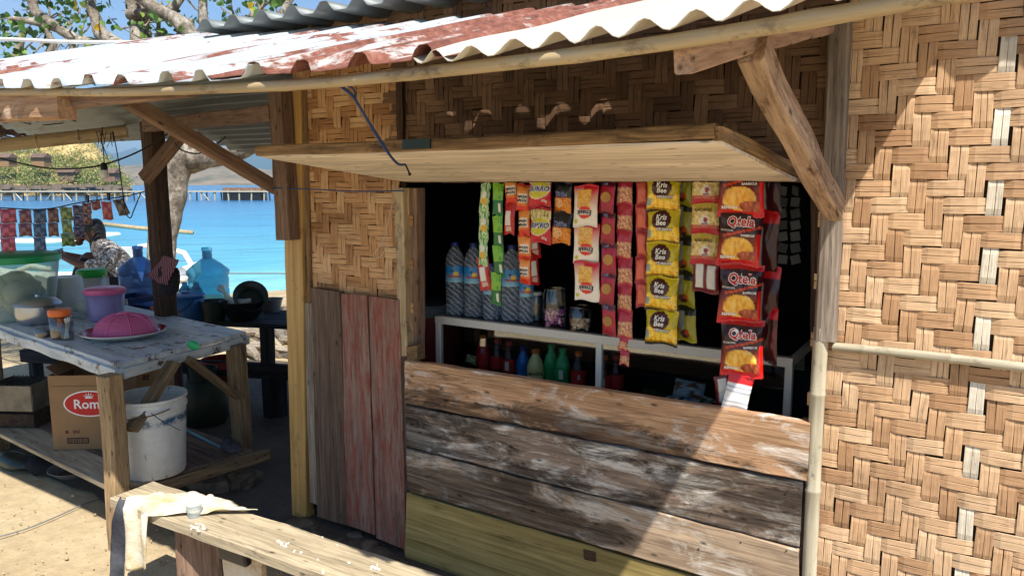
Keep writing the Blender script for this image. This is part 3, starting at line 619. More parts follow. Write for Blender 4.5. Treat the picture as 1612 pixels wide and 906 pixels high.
# roof sheets: trapezoid ribs on the left, small waves on the right
def sheet(x0, x1, yb, kind, mat, up=0, ye=-1.225, seed=0, label=None):
    nxx = int((x1-x0)/.0095)+1; ny = 18; vs = []; fs = []; rnd = random.Random(seed)
    for i in range(nxx+1):
        X = x0+(x1-x0)*i/nxx
        if kind == 'wave': h = .0108*math.sin(2*math.pi*X/.074)
        elif kind == 'rib':
            u = (X/.15) % 1; h = .024*max(0, min(1, (.19-abs(u-.5))/.09))
        else:
            u = (X/.17) % 1; h = .03*max(0, min(1, (.26-abs(u-.5))/.2))
        e = ye+nz(X*6, seed)*.018+(nz(X*30, seed)*.006 if kind != 'wave' else 0); bk = yb+nz(X*9, seed+3)*.003-(.030*max(0, nz(X*13, seed+9)*2.2-.1) if yb < -.1 else 0)
        for j in range(ny+1):
            Y = e+(bk-e)*j/ny; crumple = nz(X*5, Y*4, seed)*.004
            vs.append((X, Y, (roofz(X, Y) if kind != 'flat' else 0)+h+up+crumple))
    fs = [(i*(ny+1)+j, (i+1)*(ny+1)+j, (i+1)*(ny+1)+j+1, i*(ny+1)+j+1) for i in range(nxx) for j in range(ny)]
    o = obj('roof_sheet', MB().add(vs, fs), mat, KI, smooth='all', solid=.0015)
    if label: o['label'] = label
    return o
sheet(-5.8, -4.3, .05, 'rib', 'roof_mixed', .004, seed=1); sheet(-4.36, -3.4, .06, 'rib', 'roof_mixed', .0, seed=2)
sheet(-3.46, -2.6, .05, 'rib', 'roof_mixed', .004, seed=3); sheet(-2.66, -1.95, .0, 'rib', 'roof_white', .0, seed=14, label='bright white ribbed roof sheet')
sheet(-2.02, -1.28, -.112, 'rib', 'roof_mixed', .005, seed=5, label='white ribbed roof sheet with rusted ends')
sheet(-1.40, -.75, -.112, 'rib', 'roof_rust', .009, seed=6, label='rust red ribbed roof sheet')
sheet(-.85, .018, -.09, 'wave', 'roof_cream', .012, seed=7, label='cream wavy roof sheet at the right end of the awning')
# rear shed roof over the kitchen corner, ribs along the wall direction
def rearsheet(x0, x1, y0, y1, seed):
    vs = []; ny = 90; nxx = 10
    for i in range(nxx+1):
        for j in range(ny+1):
            X = x0+(x1-x0)*i/nxx; Y = y0+(y1-y0)*j/ny
            vs.append((X, Y, 2.06-.32*(Y)+.009*math.sin(Y*2*math.pi/.076)+nz(X*2, Y*2, seed)*.006))
    obj('roof_sheet', MB().add(vs, [(i*(ny+1)+j, (i+1)*(ny+1)+j, (i+1)*(ny+1)+j+1, i*(ny+1)+j+1) for i in range(nxx) for j in range(ny)]), 'roof_grey', KI, smooth='all', solid=.0015)
rearsheet(-4.15, -2.62, .0, .95, 1); rearsheet(-5.9, -4.1, .0, .70, 2)
# upper roof
def upper(x0, x1, seed):
    vs = []; nxx = int((x1-x0)/.011); ny = 10; 
    for i in range(nxx+1):
        X = x0+(x1-x0)*i/nxx; u = (X/.155) % 1; h = .038*max(0, min(1, (.30-abs(u-.5))/.2)); ey = float(np.interp(X, [-2.9, -1.62, -1.5, -.84, -.8, -.5, 1], [-.30, -.19, -.154, -.154, -.158, -.155, -.148]))+nz(X*12, seed)*.003
        for j in range(ny+1):
            Y = ey+(1.7-ey)*j/ny; vs.append((X, Y, 2.185+.05*Y+h+nz(X*4, Y*3, seed)*.004*min(1, j/3)))
    obj('upper_roof_sheet', MB().add(vs, [(i*(ny+1)+j, (i+1)*(ny+1)+j, (i+1)*(ny+1)+j+1, i*(ny+1)+j+1) for i in range(nxx) for j in range(ny)]), 'roof_grey', KI, smooth='all', solid=.0018)
upper(-2.78, -1.9, 1); upper(-1.95, -.9, 2); upper(-.95, .1, 3); upper(.06, .95, 4)
beam('post', (-2.72, .03, 1.9), (-2.72, .03, 2.19), .05, .05, 'timber_dark', KI)
# thatch and bamboo at the far left
th = MB(); rnd = random.Random(8)
for i in range(900):
    p = Vector((rnd.uniform(-7.2, -4.9), rnd.uniform(.1, .8), 0)); p.z = 2.05-.05*p.y+rnd.uniform(-.05, .02); d = Vector((rnd.gauss(0, .15), 1, rnd.gauss(-.1, .12))).normalized()*rnd.uniform(.15, .35)
    th.tube([p-d, p+d], .004, 3, False)
stuff(obj('thatch', th, 'timber_dark', KI))
pole('beam', at_d(-140, 243, 4.3), at_d(200, 207, 4.6), .04, 'bamboo_tan', KI, node=.25)['label'] = 'thick bent bamboo beam at the left under the thatch'
beam('post', (-4.05, .30, 1.90), (-3.98, .28, -.02), .10, .10, 'timber_dark', KI, up=Vector((0, 1, 0)), n=18, rough=.006)['label'] = 'dark crooked post of the kitchen shelter'
beam('brace', at_d(296, 198, 4.14), at_d(226, 282, 4.14), .05, .09, 'timber', KI, up=Vector((1, 0, 0)))
# flap over the hatch
FL = [(-1.90, -.012, 1.557), (-.45, -.012, 1.557), (-.45, -.755, 1.628), (-1.83, -.755, 1.628)]
fl = quad_board('hatch_flap', FL[3], FL[2], FL[1], FL[0], .008, 'flap_ply', KI, nrm=Vector((0, -.1, -1)), n=16, rough=.003); fl['label'] = 'pale plywood hatch flap propped open'
beam('flap_batten', (-1.84, -.752, 1.648), (-.46, -.752, 1.652), .03, .03, 'lath', KI, n=22, rough=.003)
beam('flap_batten', (-.455, -.76, 1.650), (-.44, -.03, 1.585), .022, .028, 'lath', KI, n=10, rough=.003)
obj('nail', MB().tube([at_y(638, 258, -.6), at_y(645, 274, -.6)], .0025, 6), 'black_print', KI); obj('nail', MB().sphere(at_y(645, 274, -.6), .005, 6, 4), 'black_print', KI)
bolt = obj('bolt_latch', MB().box((-1.22, -.770, 1.650), (.09, .005, .024)), 'darkgreen', KI)
# loose blue line holding the flap, string on the left
def cord(name, lab, pts, r, mat, n=6):
    P = [Vector(p) for p in pts]; q = []
    for i in range(len(P)-1):
        a, b_, c, d = P[max(i-1, 0)], P[i], P[i+1], P[min(i+2, len(P)-1)]
        for s in range(6):
            t = s/6; q.append(.5*((2*b_)+(c-a)*t+(2*a-5*b_+4*c-d)*t*t+(3*b_-a-3*c+d)*t**3))
    q.append(P[-1]); o = obj(name, MB().tube(q, r, n), mat, smooth='all', Mx=Matrix.Identity(4)); return tag(o, lab, 'rope' if 'rope' in name or 'string' in name else 'cable')
cord('rope', 'blue rope tied from the awning edge down to the hatch flap', [at_y(525, 128, -1.18), at_y(552, 148, -1.08), at_y(566, 168, -1.02), at_y(600, 225, -.88), at_y(624, 256, -.77), at_y(637, 259, -.70)], .0035, 'rope_blue')
cord('rope', 'second thinner blue strand crossing beside the blue rope', [at_y(530, 128, -1.18), at_y(556, 140, -1.08), at_y(562, 160, -1.0), at_y(590, 205, -.9), at_y(620, 252, -.77)], .002, 'rope_blue')
cord('string', 'thin blue string stretched level from the brace foot to the hatch post', [at_y(430, 296, -.09), at_y(500, 298, -.06), at_y(560, 301, -.045), at_y(636, 300, -.03)], .0028, 'rope_blue')
cord('string', 'pale loop of plastic string caught on the woven wall', [at_y(618, 318, -.03), at_y(612, 345, -.03), at_y(603, 378, -.035), at_y(588, 402, -.03), at_y(598, 404, -.035), at_y(612, 385, -.03)], .0012, 'white_plastic')
cord('hose', 'white hose running across the tree and ending on the awning', [at_y(-200, 62, -.2), at_y(0, 62, -.2), at_y(100, 66, -.15), at_y(250, 67, -.15), at_y(380, 63, -.1), at_y(475, 54, -.05)], .010, 'hose', 8)
# rubble footing
fo = MB(); rnd = random.Random(9)
for i in range(34):
    u = rnd.random(); p = Vector((-2.6+.72*u, -.03+rnd.uniform(-.07, .03), .0)); r = rnd.uniform(.02, .055); fo.sphere(p, (r*1.4, r, r*.7), 7, 5)
fo.v = [(x+nz(x*40, y*40, z*40)*.006, y+nz(x*30, z*30, 4)*.006, z+nz(y*30, x*30, 9)*.006) for x, y, z in fo.v]
stuff(obj('rubble_footing', fo, 'stone', KI))

# ------------------------------------------------------------------ the glass cabinet behind the counter and what stands on and in it
CY = .25; CT = .985
CAB = thing('display_cabinet', 'low glass display cabinet with cream metal frame behind the counter', 'cabinet', (-1.22, CY, .5))
x0, x1 = -1.965, -.485
def cb(name, c, s, mat='cream_alu'): return obj(name, MB().box(c, s), mat, CAB, bevel=.002)
cb('frame_rail', ((x0+x1)/2, CY, CT-.015), (x1-x0, .03, .032)); cb('frame_rail', ((x0+x1)/2, CY, .52), (x1-x0, .03, .03))
for X in (x0+.012, -1.185, x1-.012): cb('frame_post', (X, CY+.001, .75), (.024, .026, .44))
for X in (x0+.012, x1-.012): cb('frame_rail', (X, CY+.24, CT-.016), (.024, .45, .03)); cb('frame_post', (X, CY+.47, .75), (.024, .024, .44))
cb('top_pane', ((x0+x1)/2, CY+.24, CT-.003), (x1-x0-.03, .45, .006), 'black_plastic'); cb('pane', ((x0+x1)/2, CY-.004, .75), (x1-x0-.05, .004, .42), 'glass')
quad_board('shelf', (x0+.09, CY+.40, .93), (x1-.04, CY+.40, .93), (x1-.04, CY+.40, .85), (x0+.09, CY+.40, .85), .012, 'bench', CAB)['label'] = 'pale board added inside the cabinet as the band reflected in its glass'  # added board, stands in for the pale reflection in the glass
cb('base_panel', ((x0+x1)/2, CY+.25, .665), (x1-x0-.03, .44, .012), 'darkboard'); cb('rear_panel', ((x0+x1)/2, CY+.475, .75), (x1-x0-.04, .008, .43), 'darkboard')

def bottle_mesh(h, r, ribs=True):
    p = [(.001, 0), (r*.85, 0), (r, .008)]
    z = .012
    while z < h*.42: p += [(r, z), (r*(.93 if ribs else 1), z+h*.022), (r, z+h*.044)]; z += h*.05
    p += [(r*.98, h*.45), (r*.98, h*.68), (r, h*.70), (r*.93, h*.78), (r*.72, h*.86), (r*.36, h*.93), (r*.33, h*.955)]
    return p
def water_bottle(p, h, r, lab, group='water bottles on the cabinet', printed=True, face=0):
    t = thing('water_bottle', lab, 'water bottle', p, group, face)
    T = Matrix.Translation(p)@Matrix.Rotation(face, 4, 'Z')
    obj('bottle_body', MB().lathe(bottle_mesh(h, r), 20, T), 'bottle', t, smooth=True)
    obj('cap', MB().lathe([(r*.40, h*.945), (r*.42, h*.95), (r*.42, h*.995), (r*.38, h)], 16, T, True), 'cap_blue', t, smooth=True)
    # label band with sun, palm and name
    mb = MB(); n = 48; m = 10; mb.c = []; vs = []
    for j in range(m+1):
        for i in range(n+1):
            a = -math.pi/2+2*math.pi*i/n; z = h*(.46+.22*j/m); vs.append((r*1.0*math.cos(a), r*1.0*math.sin(a), z)); q = j/m
            c = Vector((.30, .62, .80)).lerp(Vector((.03, .26, .62)), min(1, q*1.6)); d = math.hypot((((i/n+.5) % 1)-.53)*2*math.pi*r, (q-.5)*h*.22)
            if d < .013: c = Vector((.9, .6, .05))
            mb.c.append(tuple(c))
    mb.add(vs, [(j*(n+1)+i, j*(n+1)+i+1, (j+1)*(n+1)+i+1, (j+1)*(n+1)+i) for j in range(m) for i in range(n)], T)
    lb = obj('label', mb, 'foil', t, smooth='all')
    if printed:
        tm = text_mb('Narmada', .017, .2, .0005); q = MB()
        q.add([((r*1.02)*math.sin(v[0]/r), -(r*1.02)*math.cos(v[0]/r), h*.545+v[1]) for v in tm.v], tm.f, T); obj('lettering', q, 'red_print', lb)
        q = MB(); 
        for dx in (-.006,):
            for k_ in range(6):
                a = k_/6*math.pi*1.1; q.tube([((r*1.03)*math.sin(dx/r), -r*1.03, h*.61), ((r*1.03)*math.sin((dx+.007*math.cos(a))/r), -r*1.03, h*.61+.005*math.sin(a))], .0009, 3)
            q.tube([((r*1.03)*math.sin((dx+.002)/r), -r*1.03, h*.57), ((r*1.03)*math.sin(dx/r), -r*1.03, h*.61)], .0007, 3)
        q.v = [tuple(T@Vector(v)) for v in q.v]; obj('palm_print', q, 'black_print', lb)
    return t
F = YAW*.9
for px, Y, h, r, lab in ((717, .32, .315, .042, 'tall water bottle at the left end of the cabinet top'), (746, .33, .315, .042, 'tall water bottle second from the left on the cabinet top'),
                         (773, .31, .235, .034, 'small water bottle behind the green sachet strip'), (806, .34, .315, .044, 'large water bottle half hidden between green and orange strips'),
                         (789, .40, .30, .036, 'water bottle standing behind the small one with the green strips before it'), (829, .33, .235, .030, 'small water bottle below the orange snack strip')):
    q = at_y(px, 480, Y); water_bottle(Vector((q.x, Y, CT+.001)), h, r, lab, face=F)
def jar(p, h, r, lab, content, lid=None, n=20):
    t = thing('jar', lab, 'jar', p); T = Matrix.Translation(p)
    obj('glass_wall', MB().lathe([(.001, 0), (r*.9, 0), (r, .01), (r, h*.86), (r*.9, h*.93), (r*.9, h)], n, T), 'clear', t, smooth=True)
    if lid: obj('lid', MB().lathe([(r*.93, h*.93), (r*.95, h*.93), (r*.95, h*1.03), (r*.8, h*1.05), (.001, h*1.05)], n, T), lid, t, smooth=True)
    if content:
        rr_ = random.Random(2); mb = MB(); mb.c = []
        for i in range(60):
            a = rr_.uniform(0, 6.3); q = rr_.random()**.5*r*.8; c = Vector((q*math.cos(a), q*math.sin(a), rr_.uniform(.01, h*.42))); n0 = len(mb.v)
            mb.box(p+c, (.017, .008, .010), (rr_.uniform(0, 3), rr_.uniform(0, 3), rr_.uniform(0, 3))); cc = rgb(rr_.choice(content))[:3]; mb.c += [cc]*(len(mb.v)-n0)
        stuff(obj('sweets', mb, 'foil', t))
    return t
q = at_y(873, 500, .30); jar(Vector((q.x, .30, CT+.001)), .155, .047, 'straight clear jar of pink sweets on the cabinet', ('d66aa8', 'e9a0cc', 'b85a9c', 'f0d0e0'))
q = at_y(915, 505, .30); jar(Vector((q.x, .29, CT+.001)), .095, .044, 'round clear jar of beige sweets under the white noodle packs', ('d8b48e', 'c79a6c', 'efe0c8', '8c5a3c'))
q = at_y(844, 500, .36); jar(Vector((q.x, .36, CT+.001)), .12, .026, 'small clear jar with round white lid on the cabinet', None, 'white_plastic')
def soda(px, Y, h, r, cap, body, lab_c, lab, txt=None):
    q = at_y(px, 560, Y); p = Vector((q.x, Y, .672)); t = thing('soda_bottle', lab, 'soda bottle', p, 'soda bottles in the cabinet'); T = Matrix.Translation(p)
    obj('bottle_body', MB().lathe([(.001, 0), (r*.9, 0), (r, .01), (r, h*.3), (r*.88, h*.36), (r*.9, h*.42), (r, h*.5), (r, h*.68), (r*.8, h*.78), (r*.4, h*.9), (r*.36, h*.93)], 16, T), body, t, smooth=True)
    obj('cap', MB().lathe([(r*.46, h*.92), (r*.47, h*.92), (r*.47, h*.995), (r*.42, h)], 14, T, True), cap, t)
    lb = obj('label', MB().lathe([(r*1.01, h*.44), (r*1.02, h*.50), (r*1.02, h*.66), (r*1.01, h*.68)], 20, T), lab_c, t, smooth=True)
    if txt == '|':
        obj('price_tag', MB().box(p+Vector((.01, -r*1.04, h*.56)), (.018, .002, .036)), 'white_print', lb)
    elif txt:
        tm = text_mb(txt, .026, 0, .0006); q = MB(); q.add([(r*1.04*math.sin(v[0]/r), -r*1.04*math.cos(v[0]/r), h*.56+v[1]) for v in tm.v], tm.f, T@Matrix.Rotation(F, 4, 'Z')); obj('lettering', q, 'black_print' if lab_c != 'red_print' else 'white_print', lb)
M['cola'] = plain('cola_plastic', '3a1410', .12); M['redsoda'] = plain('red_soda', 'b51d2c', .12); M['bluesoda'] = plain('blue_soda', '2478cc', .15); M['greensoda'] = plain('green_soda', '3aa868', .15); M['paleyellow'] = plain('pale_yellow_drink', 'efe8a0', .2); M['green_print'] = plain('green_ink', '18a05a', .5)
for px, Y, h, r, cap, body, lc, lab, tx in [(a_[0], a_[1]-.075)+a_[2:] for a_ in ((761, .42, .23, .033, 'orange_lid', 'redsoda', 'red_print', 'red soda bottle with orange cap at the left in the cabinet', None),
        (783, .41, .225, .03, 'red_print', 'cola', 'red_print', 'cola bottle with red cap, left of the one with a price tag', None), (801, .39, .225, .03, 'red_print', 'cola', 'red_print', 'cola bottle with white price tag and red cap', '|'),
        (824, .40, .21, .030, 'cap_blue', 'bluesoda', 'bluesoda', 'blue soda bottle in the cabinet', None), (843, .36, .215, .034, 'orange_lid', 'paleyellow', 'paleyellow', 'pale yellow drink bottle with orange cap in the cabinet', 'ondra'),
        (868, .40, .235, .031, 'green_print', 'greensoda', 'green_print', 'green soda bottle left of the pair in the cabinet', None), (886, .38, .23, .032, 'green_print', 'greensoda', 'green_print', 'green soda bottle with white price tag', '|'),
        (911, .38, .225, .030, 'orange_lid', 'cola', 'red_print', 'cola bottle just left of the middle cabinet post', 'S'), (951, .37, .225, .031, 'orange_lid', 'cola', 'red_print', 'cola bottle with price tag right of the middle cabinet post', '|'),
        (970, .40, .225, .030, 'red_print', 'cola', 'red_print', 'rightmost cola bottle in the cabinet', None))]:
    soda(px, Y, h, r, cap, body, lc, lab, tx)
# drum left of the cabinet, pouches lying in it
q = at_y(672, 520, .42); dr = thing('drum', 'dark lidded drum with faded print left of the cabinet', 'drum', Vector((q.x, .45, .45)))
T = Matrix.Translation((q.x, .45, .45)); obj('drum_body', MB().lathe([(.13, 0), (.14, .02), (.14, .50)], 24, T), 'gas_red', dr, smooth=True); obj('lid', MB().lathe([(.147, .5), (.15, .5), (.15, .54), (.14, .552), (.001, .556)], 24, T), 'grey_plastic', dr, smooth=True)
def pouch(p, sx, sy, rot, cols, lab):
    mb = MB(); mb.c = []; vs = []; n = 12
    for s in (1, -1):
        for j in range(n+1):
            for i in range(n+1):
                u, v = i/n*2-1, j/n*2-1; z = s*.018*((1-u*u)*(1-v*v))**.5+nz(u*3, v*3, p[0]*9)*.004*(1-u*u); vs.append((u*sx, v*sy, z)); f = nz(u*2, v*2, p[0]*7)
                mb.c.append(rgb(cols[0] if f > .15 else cols[1] if f > -.15 else cols[2])[:3])
    K = (n+1)**2; fs = [(a, a+1, a+n+2, a+n+1) for j in range(n) for i in range(n) for a in (j*(n+1)+i,)]
    mb.add(vs, fs+[tuple(K+q for q in reversed(f)) for f in fs], Matrix.Translation(p)@Euler(rot).to_matrix().to_4x4()); tag(obj('pouch', mb, 'foil', smooth='all'), lab, 'snack pouch', 'pouches lying in the cabinet')
for px, py, sx, rot, cols, lab in ((1085, 612, .055, (1.0, .1, .2), ('c9d3dc', 'a9bccb', '8a5a3a'), 'white and tan pouch standing on the others in the cabinet'), (1075, 632, .06, (.7, -.2, .4), ('a9bccb', 'c9d3dc', '2f4f78'), 'pale blue pouch at the bottom of the cabinet heap'),
        (1110, 634, .05, (.6, .2, -.3), ('b8c4cc', '3b5f2c', 'c9d3dc'), 'pale pouch with green corner in the cabinet heap'), (1030, 622, .05, (.5, .1, .1), ('2f4f38', '55452c', '22382c'), 'dark green pouch left of the heap in the cabinet'),
        (744, 566, .032, (1.3, .2, .2), ('b8bf4a', 'd6dad0', '7f8f2c'), 'small lime and white pouch at the left of the cabinet')):
    q = at_y(px, py, .34); pouch(q, sx, sx*.6, rot, cols, lab)
bx = at_y(1205, 640, .36); tag(obj('plastic_tray', MB().box((bx.x, .36, .66), (.10, .12, .09)), 'navy_plastic', bevel=.006), 'small dark blue tray at the right end of the cabinet', 'tray')

# ------------------------------------------------------------------ hanging snack strips
def lerp3(a, b, t): return tuple(x+(y-x)*t for x, y in zip(a, b))
C3 = lambda h: rgb(h)[:3]
def speck(u, v, s, cols, sd=0):
    f = nz(u*s, v*s, sd)*.5+.5+nz(u*s*2.3, v*s*2.3, sd+4)*.25; k_ = max(0, min(.999, f)); return C3(cols[int(k_*len(cols))])
def p_qtela(u, v):
    if v < .10: return C3('b01218')
    if v > .9: return C3('c8161a')
    c = lerp3(C3('2c0d10'), C3('3e1214'), v)
    if v > .42: c = lerp3(c, C3('a8321c'), min(1, (v-.42)*2.4))
    if abs(v-(.50-.10*(u+.6)-.02)) < .02 and u > -.8: c = C3('c2401e')
    d = math.hypot((u+.05)/.75, (v-.70)/.20)
    if d < 1 and v > .5: c = speck(u, v*1.6, 5, ('b56a14', 'dd9420', 'eab040', 'f0c460', 'd88a1c'), 3)
    if math.hypot((u-.45)/.5, (v-.82)/.09) < 1: c = speck(u, v, 6, ('7c2c1c', 'a34a2c', 'c06a44'), 8)
    if u > .82 and v > .45: c = C3('d81e14')
    return c
def p_kris(u, v):
    if v < .05: return C3('c9b020')
    if v > .92: return C3('1e1710')
    c = lerp3(C3('d2bd12'), C3('b8a414'), abs(u))
    if v > .58+.10*math.sin(u*4+1) : c = speck(u, v*1.3, 5, ('c77f12', 'e8aa1c', 'f3c83a', 'f7d861', 'd98d18'), 1)
    if math.hypot((u+.08)/.62, (v-.32)/.25) < 1: c = C3('3d0f10')
    if v > .86: c = lerp3(c, C3('2a2012'), .6)
    if u < -.7 and .6 < v < .8: c = C3('9aa89a')
    return c
def p_sukro(u, v):
    if v < .06 or v > .93: return C3('b10f24')
    c = C3('bf1327')
    if v < .36: c = speck(u, v, 7, ('6b5a1c', 'a38a3c', 'd0bf7c', 'e0d6a4', '7c8a34'), 2)
    d = math.hypot(u/.92, (v-.52+.06*u)/.24)
    if d < 1.08: c = C3('e8e4d0')
    if d < 1: c = C3('c5bb2c')
    return c
def p_tic(u, v):
    if v < .48: return C3('17171c')
    c = lerp3(C3('c4661a'), C3('d98a2a'), (u+1)/2)
    if math.hypot((u+.35)/.55, (v-.66)/.16) < 1: c = C3('e2b070')
    if u > .35 and v > .55: c = C3('dd8a1e')
    if abs(nz(u*4, v*6, 1)) < .05: c = C3('9c3c14')
    return c
def p_enaak(u, v):
    if v < .05: return C3('c01a26')
    r_ = max(0, min(1, 1-(v*1.9)-.25*abs(u)+.4)) if u > -.2 else max(0, 1-v*2.6)
    c = lerp3(C3('e9e2d6'), C3('c21226'), r_)
    if abs(u+.12) < .55 and .12 < v < .55: c = speck(u, v*2, 6, ('c2862c', 'dda23c', 'e8bd66', 'b8742a'), 4)
    if math.hypot((u+.02)/.55, (v-.66)/.16) < 1: c = C3('cf2c1c') if abs(v-.66) > .05 else C3('e9e2d6')
    if v > .95: c = C3('ded8cc')
    if math.hypot((u+.75)/.14, (v-.86)/.06) < 1: c = C3('b7b02c')
    return c
def p_bisc(u, v):
    c = lerp3(C3('7c0f26'), C3('b01638'), abs(math.sin(v*3.1)))
    if v < .18: c = C3('4c0d22')
    return c
def p_nuts(u, v):
    c = C3('a82a3c') if v < .45 else C3('b93a4c')
    if .42 < v < .9: c = speck(u, v*1.6, 7, ('6d3a34', '9c5648', 'c98d6a', 'dfb48c', '8a3540'), 5)
    return c
def p_orange(u, v):
    c = C3('a32c34') if (v < .15 or v > .88) else C3('b8403c')
    if abs(u+.05) < .62 and .2 < v < .85: c = C3('d8684c')
    return c
def p_kacang(u, v):
    if v < .12 or v > .82: return C3('b0122a')
    c = speck(u, v*1.4, 7, ('a8842c', 'd1b060', 'e4cf94', 'b99a4a', 'efe0b0'), 6)
    if v < .32: c = lerp3(c, C3('b39a1e'), .75)
    if math.hypot((u-.02)/.36, (v-.62)/.17) < 1: c = C3('ded6cc')
    if math.hypot((u-.10)/.16, (v-.59)/.08) < 1: c = C3('8c1c34')
    if v > .72: c = lerp3(c, C3('b0122a'), .8)
    return c
def p_back(u, v): return C3('d4d4d0') if (abs(u+.45) < .3 or abs(u-.45) < .33) and .1 < v < .85 else C3('6d1220')
def p_nyam(u, v):
    c = lerp3(C3('d8742a'), C3('e89a4c'), max(0, 1-abs(v-.3)*3)) if v < .8 else C3('d2341a')
    if abs(u-.1) < .7 and .36 < v < .7: c = C3('ece2d6')
    if v < .08: c = C3('c4301c')
    return c
def p_red(u, v):
    if .3 < v < .72 and abs(u+.1) < .5: return C3('dcd8d2')
    if .76 < v < .9 and abs(u) < .5: return C3('d2b0a4')
    return C3('b51d1d')
def p_greenw(u, v):
    c = speck(u, v*2, 3, ('0c6a33', '2b8f45', 'a9cf8a', 'dfe6d2', '74ad4a'), 9)
    if math.hypot(u/.6, (v-.62)/.15) < 1: c = C3('e0a81c')
    if math.hypot((u-.05)/.5, (v-.40)/.13) < 1: c = C3('e6e2d2')
    return c
def p_green(u, v):
    c = C3('0f6b30') if v > .5 else C3('7fb82c')
    if .5 < v < .9 and abs(u) > .75: c = C3('0a4a24')
    if u > .25 and v < .5 and nz(u*3, v*5) > 0: c = C3('3f8f2c')
    if .62 < v < .86 and .2 < u < .7: c = C3('d8dcd0')
    return c
def p_krisback(u, v):
    c = C3('8f8a1e') if v > .25 else C3('23230f')
    if u < -.05 and .15 < v < .62: c = C3('8a8a84')
    if math.hypot((u+.1)/.5, (v-.78)/.13) < 1: c = C3('3a1712')
    if math.hypot((u-.15)/.25, (v-.72)/.08) < 1: c = C3('a83a24')
    return c
def p_qback(u, v): return C3('b01218') if v < .22 else (C3('9c9c9c') if u < -.1 and v > .3 else C3('3a0f14'))
def p_coupon(u, v):
    if v < .3: return C3('c41a1c')
    return C3('dfe0e2') if (int(v*40) % 5) else C3('9aa0b0')
def p_plainred(u, v): return C3('b3181c')
def bag_surface(w_, h, dp, sd, pinch=.06):
    def f(u, v):   # u -1..1, v 0 top..1 bottom  -> local x, y(out), z
        e = max(0, math.sin(math.pi*min(1, max(0, (v-.05)/.9)))); th = dp*(e**.55)*max(0, 1-abs(u)**2.6)**.6
        wr = nz(u*2.2, v*3.5, sd)*.22*dp+nz(u*5+v*4, v*6-u*2, sd+3)*.13*dp+nz(u*9, v*1.2, sd+8)*.22*dp*(abs(v-.5)*2)**2
        w2 = w_/2*(1-pinch*e+.012*nz(v*6, sd)); x = u*w2; z = -v*h+math.sin(u*3+sd)*.004*(abs(v-.5)*2)**2
        return x, th+wr*(.5+e), z
    return f
BAGN = {}
def bag_mesh(kind, paint, w_, h, dp, nu=22, nv=32, sd=0):
    f = bag_surface(w_, h, dp, sd); mb = MB(); mb.c = []; vs = []
    for s in (1, -1):
        for j in range(nv+1):
            for i in range(nu+1):
                u, v = i/nu*2-1, j/nv; x, y, z = f(u, v); zz = .0015*math.sin(i*2.4) if j in (0, nv) else 0
                vs.append((x, -s*y*(1 if s > 0 else .8), z+zz)); mb.c.append(paint(u, v))
    K = (nu+1)*(nv+1); fs = [(a, a+nu+1, a+nu+2, a+1) for j in range(nv) for i in range(nu) for a in (j*(nu+1)+i,)]
    mb.add(vs, fs+[tuple(K+q for q in reversed(t)) for t in fs]); me = mb.mesh(kind); setmat(me, 'foil'); me.shade_smooth(); return me, f
def on_bag(tm, f, w_, h, cu, cv, flip=False, off=.0012):
    mb = MB(); vs = []
    for x, y, z in tm.v:
        if flip: x, y = -x, -y
        u = cu+x/(w_/2); v = cv-y/h; X, Yv, Z = f(max(-1, min(1, u)), max(0, min(1, v))); vs.append((X, -Yv-off, Z))
    mb.add(vs, tm.f); return mb
KIND = {}
def kind(k, paint, w_, h, dp, texts=(), extra=None, res=(22, 32)):
    v_ = []
    for sd in (1, 2, 3):
        me, f = bag_mesh('pack', paint, w_, h, dp, *res, sd=sd); subs = []
        for (s, size, cu, cv, mat, shear, bold, flip, outl) in texts:
            if outl:
                q = on_bag(text_mb(s, size, shear, bold+outl[1]), f, w_, h, cu, cv, flip, .0010).mesh('lettering'); setmat(q, outl[0]); subs.append(('lettering', q))
            q = on_bag(text_mb(s, size, shear, bold), f, w_, h, cu, cv, flip, .0018).mesh('lettering'); setmat(q, mat); subs.append(('lettering', q))
        if extra: subs += extra(f, w_, h)
        v_.append((me, subs))
    KIND[k] = (v_, w_, h)
def ex_bisc(f, w_, h):
    m = MB().lathe([(.001, .004), (.017, .004), (.0185, .002), (.0185, 0)], 20, Matrix.Rotation(R(90), 4, 'X')); vs = [(x, y-f(0, .5)[1]-.0004, z-h*.52) for x, y, z in m.v]; q = MB().add(vs, m.f).mesh('biscuit_print'); setmat(q, 'biscuit'); return [('biscuit_print', q)]
M['biscuit'] = plain('biscuit_ink', 'c08e4c', .6, var=.25)
kind('qtela', p_qtela, .134, .178, .024, (('Qtela', .0375, .02, .255, 'red_print', .05, .0008, False, ('white_print', .0022)), ('SINGKONG', .008, -.6, .40, 'white_print', 0, .0001, False, None), ('BARBECUE', .009, .42, .47, 'white_print', 0, .0003, False, None), ('RENYAH', .012, -.45, .85, 'white_print', 0, .0005, False, None)), res=(30, 44))
kind('kris', p_kris, .108, .118, .020, (('Kris', .022, -.08, .25, 'white_print', .12, .0006, False, None), ('Bee', .022, -.08, .39, 'white_print', .12, .0006, False, None), ('KRUNCHY', .011, .14, .56, 'white_print', .1, .0004, False, ('maroon_print', .001))), res=(28, 34))
kind('sukro', p_sukro, .086, .125, .014, (('SUKRO', .024, 0, .50, 'blue_print', .25, .0008, False, ('white_print', .0014)), ('65g', .014, .45, .84, 'white_print', .1, .0002, False, None)), res=(26, 36))
kind('tic', p_tic, .078, .112, .012, (('TicTac', .019, -.05, .38, 'blue_print', .1, .0006, False, ('white_print', .0007)),), res=(22, 32))
kind('enaak', p_enaak, .092, .140, .008, (('Enaak', .024, 0, .665, 'black_print', .15, .0006, True, ('white_print', .0008)),), res=(28, 44))
